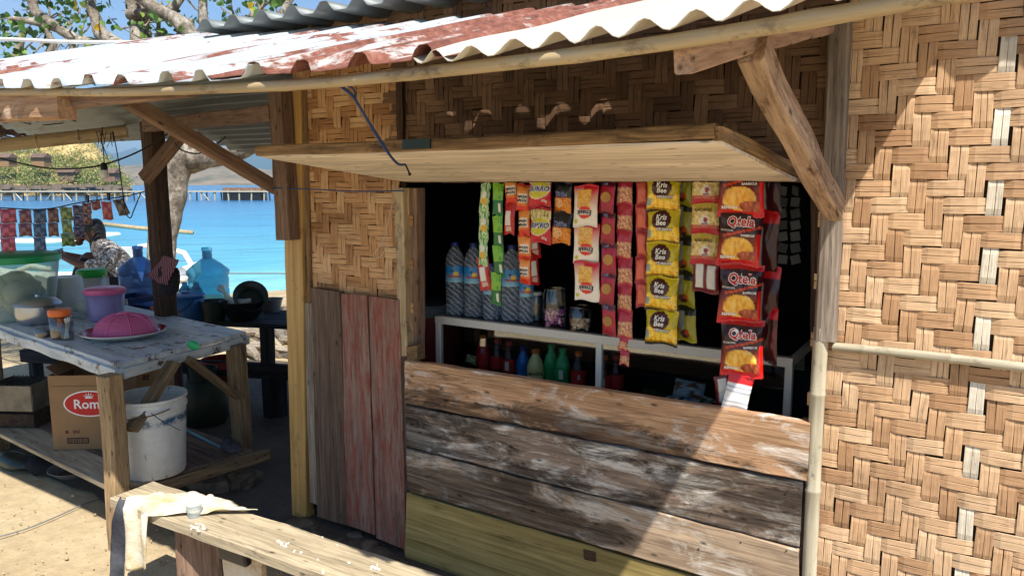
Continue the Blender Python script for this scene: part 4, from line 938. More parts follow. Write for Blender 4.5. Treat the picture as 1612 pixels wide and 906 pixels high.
kind('bisc', p_bisc, .055, .110, .008, (('Roti', .009, -.3, .12, 'blue_print', 0, .0004, False, ('white_print', .0005)),), ex_bisc, res=(14, 24))
kind('nuts', p_nuts, .056, .098, .010, res=(16, 28)); kind('orange', p_orange, .044, .092, .010, res=(14, 24))
kind('kacang', p_kacang, .090, .108, .013, (('KACANG', .0135, -.1, .30, 'black_print', 0, .0002, False, None), ('atom', .010, .05, .70, 'maroon_print', 0, .0002, False, None)), res=(24, 32))
kind('kback', p_back, .084, .10, .010, res=(20, 28)); kind('nyam', p_nyam, .054, .098, .012, (('NYAM', .0135, .1, .46, 'black_print', .1, .0005, True, None), ('NYAM', .0135, .05, .60, 'black_print', .1, .0005, True, None)), res=(18, 30))
kind('red', p_red, .05, .125, .008, res=(14, 28)); kind('greenw', p_greenw, .040, .105, .008, res=(14, 30)); kind('green', p_green, .044, .12, .008, res=(14, 28))
kind('krisb', p_krisback, .075, .118, .012, res=(18, 26)); kind('qback', p_qback, .09, .178, .012, res=(18, 26)); kind('coupon', p_coupon, .075, .125, .010, res=(16, 26)); kind('nutstail', p_nuts, .034, .055, .008, res=(12, 18))
rs = random.Random(21)
def snack_strip(lab, px, ytop, Y, packs, yaw=.0, sway=.0, pitchy=.0):
    """packs: list of (kind, pixel y of its top edge, tilt)"""
    x0_ = at_y(px, ytop, Y).x; top = Vector((x0_, Y, 1.585)); t = thing('snack_strip', lab, 'snack strip', top, 'snack strips hanging in the hatch')
    for n_, (k_, py, tilt) in enumerate(packs):
        v_, w_, h = KIND[k_]; me, subs = v_[(n_+int(px)) % 3]; dx = sway*n_; q = at_y(px+dx, py, Y)
        Mx = Matrix.Translation((q.x, Y+rs.uniform(-.004, .004), q.z)) @ Matrix.Rotation(yaw+rs.gauss(0, .10), 4, 'Z') @ Matrix.Rotation(tilt+rs.gauss(0, .012), 4, 'Y') @ Matrix.Rotation(pitchy+rs.gauss(0, .04), 4, 'X') @ Matrix.Diagonal((rs.uniform(.95, 1.04), 1, rs.uniform(.98, 1.03), 1))
        o = bpy.data.objects.new('pack', me); finish(o, t, Mx)
        for nm, sm in subs: finish(bpy.data.objects.new(nm, sm), o, Mx)
    return t
def seq(k_, y0, ys, tl=0): return [(k_, y, tl) for y in [y0]+ys]
snack_strip('hanging strip of large brown and red cassava crisp bags, lowest reaching the plank', 1169, 300, -.015, [('qtela', 244, .0), ('qtela', 325, .06), ('qtela', 414, .02), ('qtela', 502, -.03), ('coupon', 586, .16)], yaw=.12)
snack_strip('dim second row of maroon crisp bags turned backwards behind the large bags', 1207, 300, .055, [('qback', 245, -.05), ('qback', 330, .02), ('qback', 418, .0), ('qback', 480, .0)], yaw=-.3)
snack_strip('small printed leaflet strip hanging behind the lowest brown bag', 1146, 300, .03, [('kback', 590, -.1)])
snack_strip('hanging strip of square yellow corn snack packs with dark oval', 1046, 300, .02, [('kris', 276, 0), ('kris', 327, .02), ('kris', 381, .0), ('kris', 434, .02), ('kris', 486, .06)], yaw=.1, sway=-.8)
snack_strip('yellow snack packs seen from behind, right of the square yellow packs', 1078, 300, .07, [('krisb', 266, 0), ('krisb', 318, .02), ('krisb', 372, .0), ('krisb', 426, -.02), ('krisb', 482, -.05)], yaw=-.2, sway=.5)
snack_strip('hanging strip of red and gold peanut packs with a white roundel', 1112, 300, .03, [('kacang', 266, 0), ('kacang', 314, .02), ('kacang', 362, .02), ('kback', 412, .03)], yaw=.05)
snack_strip('hanging strip of salmon red sachets beside the yellow packs', 1011, 300, .05, [('orange', y, rs.uniform(-.05, .05)) for y in (280, 320, 361, 402, 441)], yaw=.2)
snack_strip('hanging strip of pink red nut packs ending in a twisted tail', 984, 300, .045, [('nuts', y, rs.uniform(-.04, .04)) for y in (275, 319, 361, 403, 445, 487)]+[('nutstail', 527, .2), ('nutstail', 549, .05)], yaw=-.05)
snack_strip('hanging strip of dark red biscuit packs each with one round biscuit', 958, 300, .03, [('bisc', y, rs.uniform(-.04, .04)) for y in (284, 333, 381, 427, 478)], yaw=.05)
snack_strip('hanging strip of white noodle snack packs with upside down lettering', 924, 300, .02, [('enaak', 291, .0), ('enaak', 350, .02), ('enaak', 411, -.02)], yaw=.08)
snack_strip('pair of black and orange crisp packs right of the red peanut packs', 887, 300, .035, [('tic', 286, .02), ('tic', 333, .07)])
snack_strip('pair of red peanut packs with a green oval and dark blue lettering', 852, 300, .03, [('sukro', 270, 0), ('sukro', 326, .0)], yaw=.05)
snack_strip('long hanging strip of orange snack sachets beside the red peanut packs', 824, 300, .035, [('nyam', y, rs.uniform(-.05, .05)) for y in (290, 328, 369, 405)], yaw=-.05, sway=.8)
snack_strip('short bent orange sachet with a red one under it', 803, 300, .045, [('nyam', 278, -.12), ('red', 316, .05)])
snack_strip('thin red sachet edge seen side on behind the long orange strip', 838, 300, .06, [('red', 352, -.1), ('red', 394, -.08)], yaw=1.2)
snack_strip('leftmost strip of white and green sachets with yellow spots', 765, 300, .05, [('greenw', y, rs.uniform(-.04, .1)) for y in (288, 331, 373)]+[('red', 404, -.1)], sway=-2, yaw=.1)
snack_strip('long bright green sachet strip reaching down over the small water bottle', 785, 300, .04, [('green', y, rs.uniform(-.05, .05)) for y in (288, 339, 385, 430)], sway=-1.2, yaw=.15)
# twisted plastic dimly seen at the right of the hatch
db = MB(); r_ = random.Random(6)
for c_ in range(3):
    for j in range(7):
        q = at_y(1212+c_*20, 300+j*18, .35); db.box(q, (.03, .006, .03), (r_.uniform(-.3, .3), r_.uniform(-.3, .3), r_.uniform(-.8, .8)))
tag(obj('plastic_strips', db, 'grey_plastic'), 'dim clear plastic strips hanging in the dark at the right of the hatch', 'plastic strips')
bar = tag(obj('hanging_bar', MB().tube([(-1.9, .04, 1.588), (-.46, .04, 1.588)], .006, 8), 'rustmetal', smooth=True), 'thin metal rod the snack strips hang from, under the hatch flap', 'rod')

# ------------------------------------------------------------------ the kitchen corner: table, bench, crockery
TZ = .785
def ttable():
    NR = at_z(186, 573, TZ); FR = at_z(388, 521, TZ); FL_ = at_z(0, 511, TZ); d = (FL_-NR).normalized(); NL = NR+d*2.6; BL = NL+(FR-NR)
    c = (NR+BL)/2; t = thing('kitchen_table', 'rough kitchen table with chipped white top in the shade of the awning', 'table', (c.x, c.y, 0))
    k = NT('chipped_white_paint'); v = k.coord((3, 18, 18)); f = k.noise(k.coord((9, 12, 12)), 1, 9, .75); e = k.noise(v, 1, 7, .7)
    col = k.mix(k.ramp(f, [(.565, G(0)), (.60, G(1))]), k.ramp(e, [(.3, rgb('8f9aa3')), (.7, rgb('cfd6d8'))]), k.ramp(e, [(.3, rgb('3a3028')), (.7, rgb('6f5b48'))]))
    k.l(col, k.b.inputs['Base Color']); k.b.inputs['Roughness'].default_value = .45; k.l(k.bump(f, .5, .004), k.b.inputs['Normal']); M['chipped'] = k.m
    n = 5; w_ = (FR-NR)
    for i in range(n):
        a, b = NR+w_*(i/n), NR+w_*((i+1)/n-.006); a2, b2 = NL+w_*(i/n), NL+w_*((i+1)/n-.006)
        quad_board('top_plank', a, a2, b2, b, .022, 'chipped', t, nrm=Vector((0, 0, 1)), n=12, rough=.003)
    dn = Vector((0, 0, -.026))
    eg = .05
    beam('apron', NR+dn-Vector((0, 0, .02)), NL+dn-Vector((0, 0, .02)), .03, .05, 'chipped', t, n=30, rough=.006)
    beam('apron', NR+dn-Vector((0, 0, .022))+w_*.02, FR+dn-Vector((0, 0, .018)), .03, .045, 'chipped', t, n=20, rough=.005)
    rot = at_z(284, 547, TZ-.02); mb = MB(); mb.sphere(at_y(304, 543, -.26), (.045, .012, .022), 12, 8); obj('green_patch', mb, 'green_lid', t, smooth=True)
    u = w_.normalized()
    # legs
    def leg(x, y, z1, w1, w2, mat, base=0): return beam('leg', (x, y, base), (x-.01, y+.005, z1), w1, w2, mat, t, up=Vector((0, 1, 0)), n=16, rough=.004)
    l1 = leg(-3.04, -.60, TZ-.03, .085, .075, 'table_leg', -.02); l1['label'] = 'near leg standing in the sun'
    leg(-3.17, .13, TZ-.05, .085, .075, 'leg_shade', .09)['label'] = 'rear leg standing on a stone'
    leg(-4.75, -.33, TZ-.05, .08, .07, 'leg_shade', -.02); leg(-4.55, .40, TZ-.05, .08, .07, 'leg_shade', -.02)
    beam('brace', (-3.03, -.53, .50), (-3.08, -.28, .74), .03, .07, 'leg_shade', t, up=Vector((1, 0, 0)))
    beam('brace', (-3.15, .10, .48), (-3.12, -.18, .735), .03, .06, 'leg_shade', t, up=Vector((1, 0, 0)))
    # shelf
    sz = .245; a = at_z(158, 733, sz); a = Vector((-3.07, -.60, sz)); b = Vector((-2.96, .05, sz)); c2 = a+Vector((-2.2, .16, 0)); d2 = b+Vector((-2.2, .16, 0))
    for i in range(4):
        f0, f1 = i/4, (i+1)/4-.01
        quad_board('shelf_plank', a.lerp(b, f0), c2.lerp(d2, f0), c2.lerp(d2, f1), a.lerp(b, f1), .02, 'bench' if i == 0 else 'plank_old', t, nrm=Vector((0, 0, 1)), n=12, rough=.003)
    beam('shelf_rail', a+Vector((.0, .0, -.04)), b+Vector((.02, .06, -.04)), .04, .055, 'leg_shade', t); beam('shelf_rail', c2+Vector((0, 0, -.05)), d2+Vector((0, 0, -.05)), .04, .05, 'leg_shade', t)
    return NR, FR, NL
NR, FR, NL = ttable()
def rock(p, r, lab, sd=0):
    mb = MB().sphere((0, 0, 0), 1, 14, 10); mb.v = [(p[0]+x*r[0]*(1+nz(x*1.7+sd, y*1.7, z*1.7)*.5), p[1]+y*r[1]*(1+nz(x*1.7+sd, y*1.7, z*1.7)*.5), p[2]+z*r[2]*(1+nz(x*2+sd, y*2, z*2)*.4)) for x, y, z in mb.v]
    return tag(obj('stone', mb, 'stone'), lab, 'stone')
rock((-3.14, .10, .035), (.12, .09, .06), 'rough stone under the rear table leg')
rock((-3.27, .0, .03), (.14, .10, .05), 'flat stone left of the one under the rear table leg', 4)
def vessel(name, lab, cat, p, prof, mat, lid=None, lidmat=None, extra=None, n=28, ell=1):
    t = thing(name, lab, cat, p); T = Matrix.Translation(p)
    b_ = obj('body', MB().lathe(prof, n, T, ell=ell), mat, t, smooth=True, solid=.003)
    if lid: obj('lid', MB().lathe(lid, n, T), lidmat, t, smooth=True)
    return t
P = lambda x, y, z=TZ+.002: at_z(x, y, z)
# clear tub with green lid
p = P(26, 499); t = vessel('storage_tub', 'big clear tub with green lid full of bagged crackers', 'tub', p, [(.001, 0), (.18, 0), (.19, .01), (.235, .33)], 'milky', [(.24, .325), (.248, .33), (.248, .36), (.235, .368), (.001, .372)], 'green_lid')
mb = MB(); r_ = random.Random(3)
for i in range(10): 
    c = Vector((r_.uniform(-.10, .10), r_.uniform(-.10, .10), r_.uniform(.06, .20))); mb.sphere(p+c, (.09, .08, .07), 12, 8)
mb.v = [(x+nz(x*18, y*18, z*18)*.03, y+nz(y*18, z*18, x*18)*.03, z+nz(z*18, x*18, y*18)*.03) for x, y, z in mb.v]
obj('cracker_bag', mb, 'bag', t, smooth='all')
# aluminium pot
p = P(62, 508); t = thing('cooking_pot', 'dented aluminium pot with domed lid at the left of the table', 'pot', p); T = Matrix.Translation(p)
obj('body', MB().lathe([(.001, 0), (.085, 0), (.105, .02), (.112, .06), (.110, .10), (.118, .105)], 28, T), 'steel', t, smooth=True, solid=.003)
obj('lid', MB().lathe([(.118, .108), (.115, .115), (.09, .135), (.05, .146), (.012, .148), (.010, .16), (.018, .166), (.001, .170)], 28, T), 'steel', t, smooth=True)
for s in (1, -1): obj('handle', MB().tube([p+Vector((s*.11, -.02, .095)), p+Vector((s*.14, 0, .10)), p+Vector((s*.11, .03, .095))], .006, 8), 'black_plastic', t, smooth=True)
p = P(92, 478); t = thing('cooking_pot', 'small aluminium lidded pot behind the dented pot', 'pot', p); T = Matrix.Translation(p)
obj('body', MB().lathe([(.001, 0), (.06, 0), (.065, .07)], 22, T), 'steel', t, smooth=True); obj('lid', MB().lathe([(.068, .07), (.05, .09), (.001, .095)], 22, T), 'steel', t, smooth=True)
# orange lid jar, cup of sauce, tumbler of straws
p = P(97, 532); t = vessel('sauce_jar', 'clear jar with orange lid and red sauce at the bottom', 'jar', p, [(.001, 0), (.042, 0), (.046, .01), (.047, .12)], 'clear', [(.05, .115), (.052, .12), (.052, .142), (.048, .148), (.001, .148)], 'orange_lid')
obj('sauce', MB().lathe([(.001, .003), (.040, .003), (.043, .035), (.001, .036)], 20, Matrix.Translation(p)), 'sauce', t); obj('tongs', MB().box(p+Vector((.01, 0, .08)), (.03, .02, .05), (.2, .3, .3)), 'orange_lid', t)
p = P(72, 529); t = vessel('sauce_cup', 'small clear tub of red chilli sauce beside the orange lid jar', 'cup', p, [(.001, 0), (.04, 0), (.052, .042)], 'clear'); obj('sauce', MB().lathe([(.001, .003), (.036, .003), (.044, .022), (.001, .023)], 20, Matrix.Translation(p)), 'sauce', t)
p = P(107, 534); t = vessel('tumbler', 'clear tumbler with white sticks beside the orange lid jar', 'tumbler', p, [(.001, 0), (.026, 0), (.034, .09)], 'clear'); r_ = random.Random(1)
for i in range(6): obj('stick', MB().tube([p+Vector((r_.uniform(-.015, .015), r_.uniform(-.01, .01), .005)), p+Vector((r_.uniform(-.03, .03), r_.uniform(-.02, .02), .11))], .003, 5), 'white_paint', t)
# pink lid tub, white jug with green lid, white bucket
p = P(168, 503); vessel('storage_tub', 'lilac tub with pink lid behind the food cover', 'tub', p, [(.001, 0), (.075, 0), (.085, .01), (.10, .155)], 'purple', [(.105, .152), (.108, .156), (.108, .178), (.09, .186), (.001, .188)], 'pink')
p = P(148, 474); t = vessel('water_jug', 'white jug with bright green lid and side handle', 'jug', p, [(.001, 0), (.075, 0), (.082, .01), (.085, .17)], 'white_plastic', [(.09, .165), (.092, .17), (.092, .20), (.078, .215), (.001, .217)], 'green_lid2')
obj('handle', MB().tube([p+Vector((.08, .02, .17)), p+Vector((.125, .03, .16)), p+Vector((.13, .03, .03)), p+Vector((.08, .02, .02))], .009, 8), 'white_plastic', t, smooth=True)
p = P(106, 486); vessel('bucket', 'plain white upturned bucket behind the small pot', 'bucket', p, [(.108, 0), (.105, .02), (.092, .19), (.085, .20), (.001, .202)], 'white_plastic')
p = P(140, 497); mb = MB(); 
for i in range(6): mb.sphere(p+Vector((r_.uniform(-.05, .05), r_.uniform(-.04, .04), .04+r_.uniform(0, .05))), (.045, .04, .035), 10, 7)
tag(obj('bag_of_snacks', mb, 'bag', smooth='all'), 'crumpled clear bag of brown snacks between pot and pink lid tub', 'bag')
# plate and pink mesh food cover
p = P(196, 529, TZ+.004); t = vessel('plate', 'large red and white enamel plate under the pink food cover', 'plate', p, [(.001, .004), (.11, .004), (.15, .012), (.195, .032)], 'red_glaze', n=40)
obj('underside', MB().lathe([(.001, 0), (.108, 0), (.15, .007), (.197, .028), (.197, .033)], 40, Matrix.Translation(p)), 'white_glaze', t, smooth=True)
cp = p+Vector((-.005, .01, .014)); t = thing('food_cover', 'pink plastic mesh food cover resting on the enamel plate', 'food cover', cp); rr_ = .155; hh = .098
def dome(a, e): return cp+Vector((rr_*math.cos(e)**.75*math.cos(a), rr_*math.cos(e)**.75*math.sin(a)*.92, hh*math.sin(e)))
grid = MB()
for j in range(2, 13):
    e = j/14*math.pi/2*.92; grid.tube([dome(2*math.pi*i/48, e) for i in range(49)], .0016, 4, False)
for i in range(80): a = 2*math.pi*i/80; grid.tube([dome(a, e*math.pi/2*.92) for e in (.02, .2, .4, .6, .8)], .0014, 4, False)
stuff(obj('mesh', grid, 'pink', t)); skin = MB(); vs = [dome(2*math.pi*i/40, e/8*math.pi/2*.96) for e in range(9) for i in range(40)]
skin.add(vs, [(e*40+i, e*40+(i+1) % 40, (e+1)*40+(i+1) % 40, (e+1)*40+i) for e in range(8) for i in range(40)])
M['pinkmesh'] = clear('fine_pink_mesh', 'd6739f', .62, .5); obj('inner_skin', skin, 'pinkmesh', t, smooth='all')
for i in range(8): a = 2*math.pi*(i+.5)/8; obj('rib', MB().tube([dome(a, e/8*math.pi/2*.96)+Vector((0, 0, .002)) for e in range(9)], .0035, 6), 'pink', t, smooth=True)
obj('rim', MB().tube([dome(2*math.pi*i/48, .01) for i in range(49)], .005, 6, False), 'pink', t, smooth=True); obj('knob', MB().sphere(cp+Vector((0, 0, hh+.004)), (.03, .03, .010), 14, 8), 'pink', t, smooth=True)
# second, darker counter behind with jugs and buckets
Z2 = .655
A_ = at_z(462, 489, Z2); B_ = at_z(250, 480, Z2); C_ = at_z(205, 515, Z2); D_ = at_z(420, 512, Z2)
c = (A_+C_)/2; t2 = thing('back_counter', 'dark plank counter behind the kitchen table', 'counter', (c.x, c.y, 0))
ux = (A_-B_).normalized(); uy = Vector((-ux.y, ux.x, 0))
if uy.y < 0: uy = -uy
o0 = at_z(330, 494, Z2)
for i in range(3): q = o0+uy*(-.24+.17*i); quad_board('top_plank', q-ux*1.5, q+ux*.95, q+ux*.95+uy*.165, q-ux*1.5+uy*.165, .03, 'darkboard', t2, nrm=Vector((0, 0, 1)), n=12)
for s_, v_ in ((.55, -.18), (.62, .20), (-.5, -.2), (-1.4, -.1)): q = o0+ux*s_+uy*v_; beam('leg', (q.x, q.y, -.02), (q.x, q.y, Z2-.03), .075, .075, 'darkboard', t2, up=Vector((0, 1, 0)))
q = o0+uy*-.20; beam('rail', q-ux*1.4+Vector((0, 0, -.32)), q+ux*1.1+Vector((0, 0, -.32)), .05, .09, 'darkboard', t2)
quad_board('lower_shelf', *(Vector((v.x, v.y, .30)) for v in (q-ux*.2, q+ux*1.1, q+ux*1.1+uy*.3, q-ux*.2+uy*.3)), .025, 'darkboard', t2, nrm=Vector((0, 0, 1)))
JUG = [(.001, 0), (.125, 0), (.137, .012), (.137, .06), (.131, .07), (.137, .08), (.137, .15), (.131, .16), (.137, .17), (.137, .23), (.131, .24), (.137, .25), (.145, .262), (.145, .285), (.13, .30), (.09, .335), (.045, .365), (.032, .375), (.032, .425), (.036, .43), (.036, .445), (.001, .447)]
def jug(p, mat, lab):
    t = thing('water_jug', lab, 'water jug', p, 'large blue water jugs'); T = Matrix.Translation(p)
    obj('body', MB().lathe(JUG[:-3], 32, T), mat, t, smooth=True); obj('neck', MB().lathe([(.033, .37), (.033, .425), (.037, .43), (.037, .447), (.03, .45)], 20, T), mat, t, smooth=True)
Q = lambda x, y, z=Z2: at_z(x, y, z)
jug(Q(331, 488)+Vector((0, 0, .002)), 'clear_blue', 'large pale blue water jug on the dark counter, right of the post')
jug(Q(223, 484)+Vector((0, 0, .002)), 'clear_blue2', 'large deep blue water jug left of the dark post')
p = Q(295, 503)+Vector((0, 0, .003)); t = vessel('pail', 'blue lidded pail with wire handle in front of the pale jug', 'pail', p, [(.001, 0), (.10, 0), (.105, .01), (.115, .15)], 'blue_plastic', [(.118, .148), (.12, .152), (.12, .165), (.105, .172), (.03, .175), (.028, .19), (.001, .192)], 'blue_plastic')
obj('handle', MB().tube([p+Vector((math.cos(a)*.122, -.03-math.sin(a)*.10, .14-math.sin(a)*.09)) for a in np.linspace(0, math.pi, 14)], .003, 6), 'black_plastic', t)
p = Q(338, 504)+Vector((0, 0, .003)); vessel('bucket', 'dark green bucket between blue pail and black basin', 'bucket', p, [(.001, 0), (.065, 0), (.085, .13), (.092, .13)], 'darkgreen')
p = Q(384, 503)+Vector((0, 0, .003)); t = vessel('basin', 'black basin full of dishes and a clear bag on the dark counter', 'basin', p, [(.001, 0), (.08, 0), (.12, .05), (.145, .125), (.15, .128)], 'black_plastic')
tag(obj('tub', MB().lathe([(.001, 0), (.07, 0), (.11, .07)], 22, Matrix.Translation(p+Vector((.05, .02, .13)))@Euler((.5, .9, 0)).to_matrix().to_4x4()), 'darkgreen', smooth=True, solid=.003), 'dark green bowl tilted inside the black basin', 'bowl')
mb = MB(); mb.tube([p+Vector((-.20, -.02, .20)), p+Vector((-.15, -.03, .17)), p+Vector((-.09, -.04, .13)), p+Vector((-.02, -.04, .11)), p+Vector((.05, -.03, .12)), p+Vector((.08, 0, .13))], [.03, .010, .028, .035, .03, .02], 9)
mb.v = [(x+nz(x*50, y*50, z*50)*.012, y+nz(z*50, y*50, 3)*.012, z+nz(x*50, z*50, 7)*.012) for x, y, z in mb.v]; tag(obj('plastic_bag', mb, 'bag', smooth='all'), 'knotted clear plastic bag lying over the black basin', 'bag')
p = Q(428, 490)+Vector((0, 0, .003)); vessel('bucket', 'small grey bucket at the right end of the dark counter', 'bucket', p, [(.001, 0), (.055, 0), (.075, .085), (.082, .088)], 'grey_plastic')
p = Q(232, 490)+Vector((.03, -.12, .003)); t = thing('crate', 'blue plastic crate in front of the left water jug', 'crate', p)
for z_ in (.015, .10): 
    for dx, dy, sx, sy in ((0, -.1, .26, .012), (0, .1, .26, .012), (-.13, 0, .012, .2), (.13, 0, .012, .2)): obj('rail', MB().box(p+Vector((dx, dy, z_+.01)), (sx, sy, .035)), 'navy_plastic', t)
for dx in (-.12, -.06, 0, .06, .12): obj('upright', MB().box(p+Vector((dx, -.1, .065)), (.014, .014, .10)), 'blue_plastic', t)
obj('floor', MB().box(p+Vector((0, 0, .006)), (.26, .2, .008)), 'navy_plastic', t)
for px, lab in ((283, 'blue flask left of the pair behind the lidded pail'), (301, 'blue flask right of the pair behind the lidded pail')):
    p = Q(px, 490)+Vector((0, .05, .003)); vessel('flask', lab, 'flask', p, [(.001, 0), (.04, 0), (.042, .14), (.018, .18), (.018, .20), (.001, .202)], 'clear_blue', n=16)
p = Q(262, 494)+Vector((0, 0, .003)); vessel('basin', 'red bowl showing behind the plate rim', 'bowl', p, [(.001, 0), (.05, 0), (.10, .05)], 'orange_lid')
p = Q(228, 500)+Vector((0, 0, .003)); vessel('basin', 'dull grey basin between food cover and blue pail', 'basin', p+Vector((.12, -.06, 0)), [(.001, 0), (.06, 0), (.09, .06)], 'grey_plastic')
# cloth tied to the post
def cloth(name, lab, cat, corners, mat, amp=.02, n=22, thick=.004, fr=7, ruf=None):
    a, b, c, d = map(Vector, corners); nrm = (b-a).cross(d-a).normalized(); vs = []
    for j in range(n+1):
        for i in range(n+1):
            u, v = i/n, j/n; p = a.lerp(b, u).lerp(d.lerp(c, u), v); p = p+nrm*(math.sin(u*fr+nz(v*2, 3)*2)*amp*(.3+v)+nz(u*5, v*5, 2)*amp*.8); 
            if ruf: p = p+Vector((0, 0, nz(u*6, 9)*ruf*v))
            vs.append(p)
    mb = MB().add(vs, [(j*(n+1)+i, j*(n+1)+i+1, (j+1)*(n+1)+i+1, (j+1)*(n+1)+i) for j in range(n) for i in range(n)]); o = obj(name, mb, mat, smooth='all', solid=thick)
    return tag(o, lab, cat) if lab else o
k = NT('striped_weave'); wv = k.n('ShaderNodeTexWave'); wv.inputs['Scale'].default_value = 22; wv.inputs['Distortion'].default_value = 1; k.l(k.coord((1, 1, .35), rnd=False), wv.inputs['Vector'])
k.l(k.ramp(wv.outputs[0], [(.35, rgb('2a1d24')), (.6, rgb('8a5a62'))]), k.b.inputs['Base Color']); k.b.inputs['Roughness'].default_value = .9; M['striped'] = k.m
cloth('hanging_cloth', 'striped dark red cloth tied round the dark post', 'cloth', [at_y(258, 402, .12), at_y(281, 409, .12), at_y(262, 449, .10), at_y(232, 436, .10)], 'striped', .008)
mb = MB().sphere(at_y(268, 438, .15), (.075, .05, .085), 14, 10); mb.v = [(x+nz(x*14, y*14, z*14)*.05, y, z+nz(z*14, x*14, 3)*.05) for x, y, z in mb.v]
tag(obj('cloth_bundle', mb, 'knotcloth', smooth='all'), 'bunched black cloth behind the striped cloth on the post', 'cloth')
# under the table
p = at_z(236, 745, .25); p = Vector((p.x-.02, p.y+.04, .248)); t = thing('paint_bucket', 'large stained white bucket without lid on the table shelf', 'bucket', p); T = Matrix.Translation(p)
k = NT('stained_white_bucket'); f = k.noise(k.coord((8, 8, 8)), 1, 9, .75); f2 = k.noise(k.coord((25, 25, 7)), 1, 6, .7); sx = k.n('ShaderNodeSeparateXYZ'); tcx = k.n('ShaderNodeTexCoord'); k.l(tcx.outputs['Object'], sx.inputs[0])
band = k.ramp(sx.outputs[2], [(.235, G(0)), (.255, G(1)), (.27, G(1)), (.285, G(0))]); bl = k.mix(1, band, k.ramp(f, [(.44, G(0)), (.5, G(1))]), 'MULTIPLY')
col = k.mix(k.ramp(f2, [(.64, G(0)), (.70, G(.8))]), k.ramp(f, [(.3, rgb('b9b9b2')), (.6, rgb('d3d3cf'))]), rgb('57504a')); col = k.mix(bl, col, rgb('2c5676'))
k.l(col, k.b.inputs['Base Color']); k.b.inputs['Roughness'].default_value = .45
obj('body', MB().lathe([(.001, .004), (.125, 0), (.128, .005), (.145, .30), (.150, .305), (.150, .318), (.146, .32), (.146, .342), (.153, .347), (.153, .358), (.143, .358)], 40, T), k.m, t, smooth=True, solid=.003)
obj('handle', MB().tube([p+Vector((math.cos(a)*.158, -.01-math.sin(a)*.155, .32-math.sin(a)*.03)) for a in np.linspace(0, math.pi, 20)], .0025, 6), 'rustmetal', t)
cord('strap', 'pale blue plastic strap lying against the white bucket', [at_y(285, 672, -.28), at_y(300, 680, -.20), at_y(330, 695, -.10), at_y(358, 708, .0)], .006, 'blue_strap')
cord('string', 'dark wire running across the front of the white bucket', [at_y(238, 650, -.56), at_y(255, 662, -.55), at_y(284, 677, -.42)], .0018, 'cable')
mb = MB().sphere((-3.05, -.02, .275), (.06, .045, .03), 14, 8); mb.v = [(x+nz(x*25, y*25, z*25)*.03, y+nz(z*25, y*25, 2)*.03, z+nz(x*30, z*25, 5)*.02) for x, y, z in mb.v]
tag(obj('rag', mb, 'grey_cloth', smooth='all'), 'crumpled rag on the shelf right of the white bucket', 'rag')
def box_open(name, lab, p, w_, d, h, rot, writing):
    t = thing(name, lab, 'cardboard box', p, None, rot); T = Matrix.Translation(p)@Matrix.Rotation(rot, 4, 'Z')
    for nm, c, s in (('front', (0, -d/2, h/2), (w_, .005, h)), ('side', (-w_/2, 0, h/2), (.005, d-.01, h)), ('side', (w_/2, 0, h/2), (.005, d-.01, h)), ('back', (0, d/2, h/2), (w_, .005, h)), ('base', (0, 0, .004), (w_-.01, d-.01, .005))):
        f = obj(nm, MB().box(c, s, mat=T), 'cardboard', t)
        if nm == 'front': writing(f, T, w_, d, h)
    obj('flap', MB().box((-.01, d/2-.02, h+.035), (w_, .004, .09), (.6, 0, 0), T), 'cardin', t); obj('flap', MB().box((-w_/2+.02, 0, h+.02), (.07, d, .004), (0, .7, 0), T), 'cardin', t)
    return t
def prt(f, T, s, size, x, z, y, mat, sh=0, bold=0):
    tm = text_mb(s, size, sh, bold); obj('lettering', MB().add([(x+v[0], y, z+v[1]) for v in tm.v], tm.f, T), mat, f)
def wr1(f, T, w_, d, h):
    y = -d/2-.0035; n = 40
    for rx, rz, yy, m in ((.125, .066, y, 'white_print'), (.118, .060, y-.0008, 'red_print')): obj('oval_print', MB().add([(.035+rx*math.cos(2*math.pi*i/n), yy, h*.62+rz*math.sin(2*math.pi*i/n)) for i in range(n)], [tuple(range(n))], T), m, f)
    prt(f, T, 'Roma', .066, .035, h*.61, y-.0016, 'white_print', 0, .0012)
    cr = MB()
    for i in range(5): a = math.pi*(.15+.7*i/4); cr.tube([(.035+.0, y-.002, h*.70), (.035+.026*math.cos(a), y-.002, h*.70+.026*math.sin(a))], .0022, 5)
    cr.box((.035, y-.002, h*.70), (.036, .001, .005)); cr.v = [tuple(T@Vector(v)) for v in cr.v]; obj('crown_print', cr, 'white_print', f)
    prt(f, T, 'SNI', .022, -.04, h*.24, y, 'maroon_print', 0, .0006); obj('seal_print', MB().add([(-.085+.009*math.cos(i), y, h*.24+.009*math.sin(i)) for i in np.linspace(0, 5.8, 14)], [tuple(range(14))], T), 'maroon_print', f)
    bc = MB(); bc.box((-.035, y, h*.12), (.105, .0006, .03)); bc.v = [tuple(T@Vector(v)) for v in bc.v]; obj('barcode_print', bc, 'black_print', f)
    bw = MB(); x = -.082; r_ = random.Random(4)
    while x < .012: ww = r_.choice((.002, .004)); bw.box((x, y-.0008, h*.12), (ww, .0006, .022)); x += ww+r_.choice((.002, .003, .005))
    bw.v = [tuple(T@Vector(v)) for v in bw.v]; obj('barcode_print', bw, 'cardboard', f)
    obj('line_print', MB().box((0, y, h*.86), (w_*.9, .0006, .003), mat=T), 'cardin', f)
pb = at_z(120, 688, .25); box_open('cardboard_box', 'open brown cardboard box printed with a red oval behind the near table leg', Vector((-3.74, -.30, .248)), .31, .24, .375, .62, wr1)
def wr2(f, T, w_, d, h): prt(f, T, 'at', .055, .09, h*.62, -d/2-.0035, 'black_print', .2, .001)
box_open('cardboard_box', 'second brown box with black lettering half hidden behind the white bucket', Vector((-3.92, .06, .248)), .26, .2, .42, .45, wr2)
